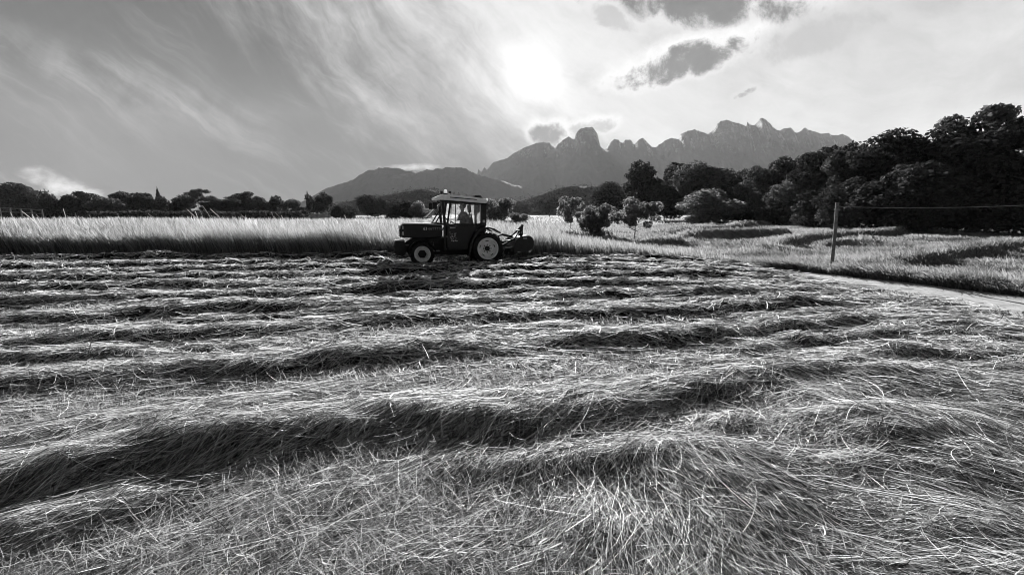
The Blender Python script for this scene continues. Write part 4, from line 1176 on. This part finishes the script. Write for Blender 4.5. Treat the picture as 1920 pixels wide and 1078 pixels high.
for s in (-1, 1):
    y0, y1 = sorted((s * 0.445, s * 0.475))
    bm = bmesh.new(); prism(bm, poly([(843, 424.5), (902, 424.5), (893, 433), (884.5, 446), (879, 462), (877, 470), (845, 470), (841, 462)]), y0, y1)
    d_ = bm_obj("door", bm, M_paint, tr, bevel=0.006)
    bm = bmesh.new(); beam(bm, pt(858.5, 383, s * 0.462), pt(856.5, 421, s * 0.462), 0.026, 0.026); bm_obj("window_bar", bm, M_dark, d_)
    bm = bmesh.new(); prism(bm, poly([(850.5, 383), (902, 384.8), (902, 420.5), (844.5, 421.5)]), s * 0.458 - 0.004, s * 0.458 + 0.004); bm_obj("window_pane", bm, M_glass, d_)
    if s < 0:
        bm = bmesh.new(); box(bm, tx(847), tx(857), -0.492, -0.472, tz(429.3), tz(427)); bm_obj("door_handle", bm, M_lampg, d_, bevel=0.004)
        bm = bmesh.new(); g = random.Random(4)
        for k in range(9):
            cx_, cz_ = g.uniform(848, 862), g.uniform(437, 453)
            pts_ = []; a = g.uniform(0, 6.28)
            for q_ in range(6):
                pts_.append(pt(cx_, cz_, -0.4765)); a += g.uniform(0.3, 0.9); cx_ += math.cos(a) * 1.7; cz_ += math.sin(a) * 1.7
            tube(bm, pts_, g.uniform(0.006, 0.012), 5)
        bm_obj("scrollwork", bm, M_grayd, d_)
        bm = bmesh.new()
        for k in range(4): ico(bm, (tx(850 + k * 3), -0.477, tz(452 + (k % 2))), 0.022, 1, (1, 0.25, 0.9))
        bm_obj("decal", bm, M_white, d_)
bm = bmesh.new(); prism(bm, poly([(834, 382.5), (835, 383.2), (804, 409.3), (803, 408.6)]), -0.41, 0.41)
ws = bm_obj("windscreen", bm, M_glass2, tr)
bm = bmesh.new(); beam(bm, pt(803, 409.5, -0.43), pt(803, 409.5, 0.43), 0.035, 0.03)
for s in (-1, 1): beam(bm, pt(834, 382, s * 0.425), pt(803, 409.5, s * 0.425), 0.022, 0.022); beam(bm, pt(804, 409.5, s * 0.40), pt(820, 411, s * 0.44), 0.018, 0.018)
bm_obj("windscreen_frame", bm, M_dark, ws)
bm = bmesh.new(); prism(bm, poly([(913.2, 386), (913.7, 386), (913.7, 420), (913.2, 420)]), -0.41, 0.41); bm_obj("rear_window", bm, M_glass, tr)
bm = bmesh.new(); prism(bm, poly([(819, 375), (821, 372), (834, 367), (870, 369), (911, 374), (915, 377), (915.5, 381), (913, 383), (875, 380), (834, 377), (822, 376.5)]), -0.53, 0.53)
rf = bm_obj("roof", bm, M_roof, tr, bevel=0.02)
for s in (-1, 1):
    bm = bmesh.new(); prism(bm, poly([(848, 371.6), (896, 375.3), (896, 376.9), (848, 373.2)]), *sorted((s * 0.526, s * 0.536))); bm_obj("roof_groove", bm, M_dark, rf)
bm = bmesh.new(); prism(bm, poly([(894, 371.6), (896, 367.5), (906, 367.5), (911, 373.5)]), -0.3, 0.3); bm_obj("air_vent", bm, M_dark, rf, bevel=0.01)
# beacon and lamps on the roof
def lathe_z(bm, prof, cx_, cy__, cz_, seg=16):
    rings = [[bm.verts.new((cx_ + r_ * math.cos(2 * math.pi * k / seg), cy__ + r_ * math.sin(2 * math.pi * k / seg), cz_ + z_)) for k in range(seg)] for z_, r_ in prof]
    for a, b in zip(rings, rings[1:]):
        for k in range(seg): bm.faces.new((a[k], a[(k + 1) % seg], b[(k + 1) % seg], b[k]))
    bm.faces.new(rings[0][::-1]); bm.faces.new(rings[-1])
bm = bmesh.new(); lathe_z(bm, [(-0.03, 0.075), (0.03, 0.07), (0.035, 0.05)], tx(842), -0.30, tz(366.5))
bc = bm_obj("beacon", bm, M_dark, tr, smooth=True)
bm = bmesh.new(); lathe_z(bm, [(0.03, 0.055), (0.10, 0.055), (0.14, 0.04), (0.155, 0.012)], tx(842), -0.30, tz(366.5)); bm_obj("beacon_lens", bm, M_lampg, bc, smooth=True)
for a in (834.5, 850):
    bm = bmesh.new(); box(bm, tx(a) - 0.05, tx(a) + 0.05, -0.36, -0.24, tz(365), tz(360.8)); tube(bm, [pt(a, 368, -0.30), pt(a, 364, -0.30)], 0.015, 6)
    wl = bm_obj("work_lamp", bm, M_dark, tr, bevel=0.012)
    bm = bmesh.new(); s = -1 if a < 842 else 1; box(bm, tx(a) + s * 0.045, tx(a) + s * 0.056, -0.35, -0.25, tz(364.4), tz(361.4)); bm_obj("lens", bm, M_lampg, wl)
for s in (-1, 1):
    bm = bmesh.new(); ico(bm, (tx(916), s * 0.44, tz(376)), 0.055, 2, (0.8, 1, 1)); bm_obj("rear_work_lamp", bm, M_lampg, tr, smooth=True)
    bm = bmesh.new(); box(bm, tx(907), tx(911), s * 0.49 - 0.03, s * 0.49 + 0.03, tz(419), tz(414)); bm_obj("tail_lamp", bm, M_lampg, tr, bevel=0.008)
    bm = bmesh.new(); tube(bm, [pt(833, 381, s * 0.48), pt(820, 384, s * 0.62)], 0.014, 6); box(bm, tx(814), tx(822), s * 0.62 - 0.05, s * 0.62 + 0.05, tz(394), tz(382)); bm_obj("side_mirror", bm, M_dark, tr, bevel=0.01)
# step, steering wheel, seat
bm = bmesh.new(); box(bm, tx(813), tx(826), -0.56, -0.34, tz(471.5), tz(469.8)); tube(bm, [pt(815, 470, -0.36), pt(815, 455, -0.26)], 0.015, 6); bm_obj("step", bm, M_steel, tr, bevel=0.004)
bm = bmesh.new()
cw = Vector(pt(849, 414, 0)); ax = Vector((0.55, 0, 0.83)).normalized(); u_ = Vector((0, 1, 0)); v_ = ax.cross(u_)
tube(bm, [cw + (u_ * math.cos(k * math.pi / 12) + v_ * math.sin(k * math.pi / 12)) * 0.19 for k in range(25)], 0.014, 6)
tube(bm, [cw, cw - ax * 0.4], 0.025, 8); tube(bm, [cw + u_ * 0.19, cw - u_ * 0.19], 0.012, 6)
bm_obj("steering_wheel", bm, M_dark, tr, smooth=True)
bm = bmesh.new(); prism(bm, poly([(866, 431), (893, 431), (893, 438), (866, 438)]), -0.24, 0.24); prism(bm, poly([(885.5, 404), (890, 402), (895, 431), (888, 431)]), -0.23, 0.23)
prism(bm, poly([(884.5, 386), (889.5, 385), (891, 399), (886.5, 400)]), -0.13, 0.13); box(bm, tx(887), tx(889), -0.05, 0.05, tz(405), tz(398))
bm_obj("seat", bm, M_black, tr, bevel=0.03)

# ------------------------------------------------------------------ driver
dr = empty("person", TROOT, YAW)
tag(dr, "person in a grey shirt driving, seated in the tractor cab with hands on the wheel", "person")
def skin(name, verts, edges, mat_, parent, root=0, sub=2):
    me = bpy.data.meshes.new(name); me.from_pydata([v[:3] for v in verts], edges, []); me.update()
    o = bpy.data.objects.new(name, me); COL.objects.link(o); o.parent = parent
    m_ = o.modifiers.new("skin", 'SKIN'); m_.use_smooth_shade = True
    for i, v in enumerate(verts):
        r_ = v[3]; sv = me.skin_vertices[0].data[i]
        sv.radius = (r_, v[4] if len(v) > 4 else r_); sv.use_root = (i == root)
    s_ = o.modifiers.new("subdivision", 'SUBSURF'); s_.levels = sub; s_.render_levels = sub
    me.materials.append(mat_)
    return o
def X(px, py, y, *r_): return (tx(px), y, tz(py)) + r_
V_ = [X(879, 428, 0, 0.15), X(878, 417, 0, 0.14), X(877, 407, 0, 0.155), X(876.5, 401, 0, 0.13), X(875.5, 397.5, 0, 0.065), X(875, 394.5, 0, 0.06), X(874.3, 391, 0, 0.088, 0.075), X(874.6, 387, 0, 0.095, 0.082), X(875, 384.2, 0, 0.07, 0.062)]
E_ = [(i, i + 1) for i in range(8)]
for s in (-1, 1):
    b = len(V_)
    V_ += [X(876.5, 402, s * 0.17, 0.07), X(868, 412, s * 0.25, 0.048), X(858, 413.5, s * 0.215, 0.036), X(852.5, 412.5, s * 0.19, 0.03), X(849, 412.2, s * 0.185, 0.042, 0.02)]
    E_ += [(3, b), (b, b + 1), (b + 1, b + 2), (b + 2, b + 3), (b + 3, b + 4)]
    for k in range(4):
        c = len(V_); yy_ = s * (0.215 - k * 0.020)
        L_ = (2.2, 2.6, 2.5, 2.0)[k]
        V_ += [X(848.0 - L_ * 0.35, 411.9, yy_, 0.010), X(847.6 - L_ * 0.7, 413.2, yy_, 0.009), X(848.2 - L_ * 0.5, 414.6, yy_, 0.008)]
        E_ += [(b + 4, c), (c, c + 1), (c + 1, c + 2)]
    c = len(V_)
    V_ += [X(850.5, 413.4, s * 0.150, 0.011), X(849.2, 414.8, s * 0.150, 0.009)]
    E_ += [(b + 3, c), (c, c + 1)]
    b = len(V_)
    V_ += [X(874, 430, s * 0.11, 0.09), X(858, 428, s * 0.15, 0.065), X(855, 441, s * 0.15, 0.045), X(855, 444.5, s * 0.15, 0.045, 0.04), X(849, 445, s * 0.16, 0.035)]
    E_ += [(0, b), (b, b + 1), (b + 1, b + 2), (b + 2, b + 3), (b + 3, b + 4)]
# nose and ears
b = len(V_); V_ += [X(868.8, 389.2, 0, 0.014), X(875.5, 388.5, -0.085, 0.018), X(875.5, 388.5, 0.085, 0.018)]; E_ += [(6, b), (7, b + 1), (7, b + 2)]
skin("body", V_, E_, M_skin, dr)
Sv = [X(879, 424, 0, 0.165), X(878, 416, 0, 0.16), X(877, 407, 0, 0.175), X(876.5, 401.5, 0, 0.145), X(875.7, 398.4, 0, 0.08)]
Se = [(i, i + 1) for i in range(4)]
for s in (-1, 1):
    b = len(Sv); Sv += [X(876.5, 402, s * 0.18, 0.088), X(868, 412, s * 0.255, 0.062), X(857.5, 413.6, s * 0.212, 0.048)]; Se += [(3, b), (b, b + 1), (b + 1, b + 2)]
skin("shirt", Sv, Se, M_shirt, dr)
Tv = [X(879, 428.5, 0, 0.165)]; Te = []
for s in (-1, 1):
    b = len(Tv); Tv += [X(874, 430, s * 0.11, 0.10), X(858, 428, s * 0.15, 0.078), X(855, 441, s * 0.15, 0.06)]; Te += [(0, b), (b, b + 1), (b + 1, b + 2)]
skin("trousers", Tv, Te, M_trous, dr)
bm = bmesh.new(); ico(bm, (tx(876.2), 0, tz(386.4)), 0.108, 3, (1.02, 0.9, 1.0))
for v in bm.verts:
    if v.co.x < tx(873) and v.co.z < tz(385.5): v.co.x = tx(873) + (v.co.x - tx(873)) * 0.1
bm_obj("hair", bm, M_hair, dr, smooth=True)
for s in (-1, 1):
    bm = bmesh.new(); ico(bm, (tx(870.0), s * 0.034, tz(388.0)), 0.011, 1); bm_obj("eye", bm, M_black, dr, smooth=True)
bm = bmesh.new(); ico(bm, (tx(869.9), 0, tz(392.6)), 0.022, 2, (0.35, 1.1, 0.3)); bm_obj("mouth", bm, M_hair, dr, smooth=True)

# ------------------------------------------------------------------ mower raised on the tractor's rear links
mo = empty("mower", TROOT, YAW)
tag(mo, "dark mower with rounded housing and upright mast carried behind the tractor", "mower")
bm = bmesh.new()
prism(bm, poly([(966, 466), (969, 455), (974, 449), (984, 446), (993, 445.5), (998, 448.5), (1001, 454), (1001.5, 461), (999, 468), (993, 473), (980, 476.5), (970, 477), (966, 472)]), -0.58, 0.58)
hs = bm_obj("housing", bm, M_paint, mo, bevel=0.02)
bm = bmesh.new()
for y in (-0.3, 0.0, 0.3): prism(bm, poly([(970, 455), (984, 445), (994, 444.4), (1002, 453), (1003, 461), (1000, 469), (997, 468), (999.5, 460), (998, 453), (993, 447), (984, 447.5), (972, 457)]), y - 0.02, y + 0.02)
bm_obj("rib", bm, M_dark, hs)
for s in (-1, 1):
    bm = bmesh.new(); prism(bm, poly([(965, 467), (968, 455), (974, 448), (984, 445), (994, 444), (1001, 448), (1004.5, 456), (1004.5, 463), (1001, 471), (994, 475), (980, 478), (969, 479), (965, 473)]), *sorted((s * 0.585, s * 0.61)))
    sp_o = bm_obj("side_plate", bm, M_dark, mo, bevel=0.006)
    bm = bmesh.new(); box(bm, tx(983), tx(990), *sorted((s * 0.611, s * 0.63)), tz(451), tz(448.5)); bm_obj("label_plate", bm, M_steel, sp_o)
    bm = bmesh.new(); box(bm, tx(972), tx(978), *sorted((s * 0.611, s * 0.63)), tz(477.5), tz(475.5)); bm_obj("skid_plate", bm, M_steel, sp_o)
bm = bmesh.new(); tube(bm, [pt(997, 474, -0.56), pt(997, 474, 0.56)], 0.075, 14); bm_obj("roller", bm, M_steel, mo, smooth=True)
bm = bmesh.new()
for s in (-1, 1):
    beam(bm, pt(991.5, 426, s * 0.05), pt(989.5, 448, s * 0.13), 0.055, 0.03); beam(bm, pt(991, 428, s * 0.05), pt(974, 449, s * 0.25), 0.05, 0.03)
    beam(bm, pt(986, 434, s * 0.1), pt(988, 446, s * 0.13), 0.03, 0.02)
beam(bm, pt(993, 424.5, 0), pt(990, 430, 0), 0.06, 0.14); tube(bm, [pt(983, 436, -0.2), pt(983, 436, 0.2)], 0.025, 8)
bm_obj("mast", bm, M_dark, mo, bevel=0.005)
bm = bmesh.new(); tube(bm, [pt(934, 450, 0), pt(951, 444, 0), pt(953, 443.5, 0)], [0.025, 0.025, 0.03], 8); beam(bm, pt(951, 443.5, 0), pt(972, 448.5, 0), 0.075, 0.07); bm_obj("top_link", bm, M_dark, mo)
for s in (-1, 1):
    bm = bmesh.new(); beam(bm, pt(928, 470, s * 0.26), pt(952, 469, s * 0.33), 0.055, 0.03); beam(bm, pt(952, 469, s * 0.33), pt(972, 466, s * 0.36), 0.055, 0.03); bm_obj("lower_link", bm, M_steel, mo)
    bm = bmesh.new(); beam(bm, pt(946, 464.5, s * 0.30), pt(971, 451, s * 0.33), 0.06, 0.04); tube(bm, [pt(934, 452, s * 0.25), pt(948, 467, s * 0.31)], 0.018, 6); bm_obj("lift_rod", bm, M_dark, mo)
bm = bmesh.new(); tube(bm, [pt(932, 464, 0), pt(950, 459, 0), pt(970, 457, 0)], [0.05, 0.055, 0.05], 10); bm_obj("drive_shaft", bm, M_dark, mo, smooth=True)
bm = bmesh.new(); g = random.Random(8)
for k in range(26):
    y = -0.56 + k * 0.045; tube(bm, [pt(966.5, 473, y), pt(964 + g.uniform(-2, 1), 485 + g.uniform(-1, 2), y + g.uniform(-.02, .02))], 0.016, 5)
bm_obj("chain_guard", bm, M_dark, mo)

# ------------------------------------------------------------------ posts, wire, far pole, fence, shed
M_post = mat("weathered_post", 0.17, 0.8, var=0.45, scale=12, bump=0.3, spec=0.2)
M_wire = mat("steel_wire", 0.35, 0.4, metal=0.6, var=0.2)
b0 = G(1559, 504); Yp = b0[1]
po = empty("wooden_post", (b0[0], Yp, -0.02)); tag(po, "lone weathered post leaning slightly at the edge of the right-hand meadow", "post")
topw = P(1570, 380, Yp) - Vector((b0[0], Yp, -0.02))
bm = bmesh.new(); tube(bm, [(0, 0, -0.1), topw * 0.5 + Vector((0.01, 0, 0)), topw], [0.050, 0.046, 0.042], 12); bm_obj("shaft", bm, M_post, po, smooth=True)
bm = bmesh.new(); c = topw * 0.94; box(bm, c.x + 0.035, c.x + 0.10, -0.03, 0.03, c.z - 0.03, c.z + 0.03); tube(bm, [c + Vector((0.03, -.05, -.09)), c + Vector((0.06, -.05, -.09))], 0.03, 8); bm_obj("insulator", bm, M_steel, po, bevel=0.006)
bm = bmesh.new(); tube(bm, [topw * 0.90 + Vector((0, 0, -0.01)), topw * 0.90 + Vector((0, 0, 0.01))], 0.066, 10); bm_obj("strap", bm, M_wire, po)
wst = Vector((b0[0], Yp, -0.02)) + topw * 0.94 + Vector((0.10, 0, 0))
wen = P(2050, 377, Yp * 1.0)
bm = bmesh.new(); pts_ = []
for k in range(25):
    t = k / 24; p = wst.lerp(wen, t); p.z -= 0.10 * 4 * t * (1 - t); pts_.append(p)
tube(bm, pts_, 0.007, 6); o = bm_obj("wire", bm, M_wire); tag(o, "thin wire running right from the top of the leaning post", "wire")
for (px, py0, py1, lab) in ((1781, 441, 427, "short pale stake in front of the dark wood, right of the wire post"), (1609, 431, 422, "tiny stake at the meadow's far edge close to the wire post")):
    Y = EYE / ((py0 - HZ) / F); b = P(px, py0, Y); t = P(px, py1, Y)
    bm = bmesh.new(); zb = float(terrain(b.x, Y)); h = t.z - zb
    tube(bm, [(0, 0, -0.1), (0.02, 0, h * 0.9), (0.02, 0, h)], [0.05, 0.045, 0.03], 8)
    o = bm_obj("stake", bm, M_post); o.location = (b.x, Y, zb); tag(o, lab, "stake")
# far utility pole on the left
Y = 95.0; b = P(89, 404, Y); t = P(84.5, 357.5, Y)
up = empty("utility_pole", (b.x, Y, -0.2)); tag(up, "far utility pole with a crossarm against the pale cloud on the left", "utility pole")
tl = t - Vector((b.x, Y, -0.2))
bm = bmesh.new(); tube(bm, [(0, 0, 0), tl], [0.17, 0.11], 10); bm_obj("shaft", bm, M_post, up, smooth=True)
bm = bmesh.new(); beam(bm, tl * 0.96 + Vector((-0.95, -0.12, 0.05)), tl * 0.96 + Vector((0.95, -0.12, -0.05)), 0.15, 0.12); bm_obj("crossarm", bm, M_post, up)
for k in (-0.85, 0.0, 0.85):
    bm = bmesh.new(); q_ = tl * 0.96 + Vector((k, -0.12, 0.08 if k else 0.35)); lathe_z(bm, [(0, 0.06), (0.12, 0.10), (0.2, 0.06), (0.28, 0.08), (0.32, 0.03)], q_.x, q_.y, q_.z, 8); bm_obj("insulator", bm, M_dark, up)
# pale rail fence at far left
M_rail = mat("pale_rail", 0.10, 0.6, var=0.25, scale=3)
Y = 70.0; fx0 = P(-40, 400, Y).x; fx1 = P(78, 400, Y).x
fe = empty("rail_fence", (fx0, Y, 0)); tag(fe, "pale low rail fence in front of the trees at the far left", "fence")
zt = P(30, 391, Y).z
bm = bmesh.new(); beam(bm, (0, 0, zt + 0.35), (fx1 - fx0, 0, zt - 0.25), 0.10, 0.06); bm_obj("rail", bm, M_rail, fe)
bm = bmesh.new(); beam(bm, (0, 0, zt - 0.35), (fx1 - fx0, 0, zt - 0.85), 0.10, 0.06); bm_obj("rail", bm, M_rail, fe)
for k in range(7):
    x_ = (fx1 - fx0) * k / 6; bm = bmesh.new(); box(bm, x_ - 0.09, x_ + 0.09, 0.05, 0.2, -0.3, zt + 0.42 - 0.6 * k / 6); bm_obj("post", bm, M_rail, fe)
# small shed under the trees
Y = 110.0; a = P(460, 402, Y); b = P(497, 402, Y); t = P(480, 393, Y)
sh = empty("shed", ((a.x + b.x) / 2, Y, 0)); tag(sh, "small shed with a pale roof and dark open front below the humped tree", "shed")
hw = (b.x - a.x) / 2
M_wall = mat("shed_wall", 0.28, 0.9, var=0.3, scale=2); M_tin = mat("pale_tin_roof", 0.25, 0.45, var=0.25, scale=2)
bm = bmesh.new(); box(bm, -hw, -hw * 0.15, -1.4, 1.4, 0, t.z - 0.25); box(bm, -hw * 0.15, hw, 0.6, 1.4, 0, t.z - 0.25); box(bm, hw * 0.92, hw, -1.4, 0.6, 0, t.z - 0.25); bm_obj("wall", bm, M_wall, sh)
bm = bmesh.new(); prism(bm, [(-hw - 0.3, t.z - 0.25), (hw + 0.3, t.z - 0.25), (hw * 0.9, t.z + 0.1), (0, t.z + 0.35), (-hw * 0.9, t.z + 0.1)], -1.8, 1.7); bm_obj("roof", bm, M_tin, sh)
bm = bmesh.new(); box(bm, -hw * 0.7, -hw * 0.45, -1.45, -1.38, 0, 1.9); bm_obj("door", bm, M_dark, sh)
# low pale wall between shed and cypress
Y = 105.0; a = P(552, 403, Y); b = P(622, 403, Y); z_ = P(580, 400, Y).z
bm = bmesh.new()
g = random.Random(3); n_ = 18
for k in range(n_):
    x0 = a.x + (b.x - a.x) * k / n_; x1 = a.x + (b.x - a.x) * (k + 1) / n_ - 0.02
    box(bm, x0, x1, Y - 0.3 + g.uniform(-.05, .05), Y + 0.3, -0.2, z_ + g.uniform(-0.15, 0.2))
o = bm_obj("stone_wall", bm, mat("pale_stone", 0.42, 0.9, var=0.35, scale=2, bump=0.4), bevel=0.03); tag(o, "low pale dry stone wall at the foot of the cypress", "wall")

# ------------------------------------------------------------------ haze
M_haze = bpy.data.materials.new("haze"); M_haze.use_nodes = True
ht = M_haze.node_tree
for n_ in list(ht.nodes): ht.nodes.remove(n_)
ho = ht.nodes.new('ShaderNodeOutputMaterial'); pv_ = ht.nodes.new('ShaderNodeVolumePrincipled')
pv_.inputs['Color'].default_value = (0.80, 0.80, 0.80, 1); pv_.inputs['Density'].default_value = 0.000053
pv_.inputs['Anisotropy'].default_value = 0.1
ht.links.new(pv_.outputs[0], ho.inputs['Volume'])
bm = bmesh.new(); box(bm, -3050, 3050, -700, 3050, -6, 680)
hz_o = bm_obj("haze", bm, M_haze); tag(hz_o, "thin pale haze that greys the far mountains", "haze", kind="stuff")
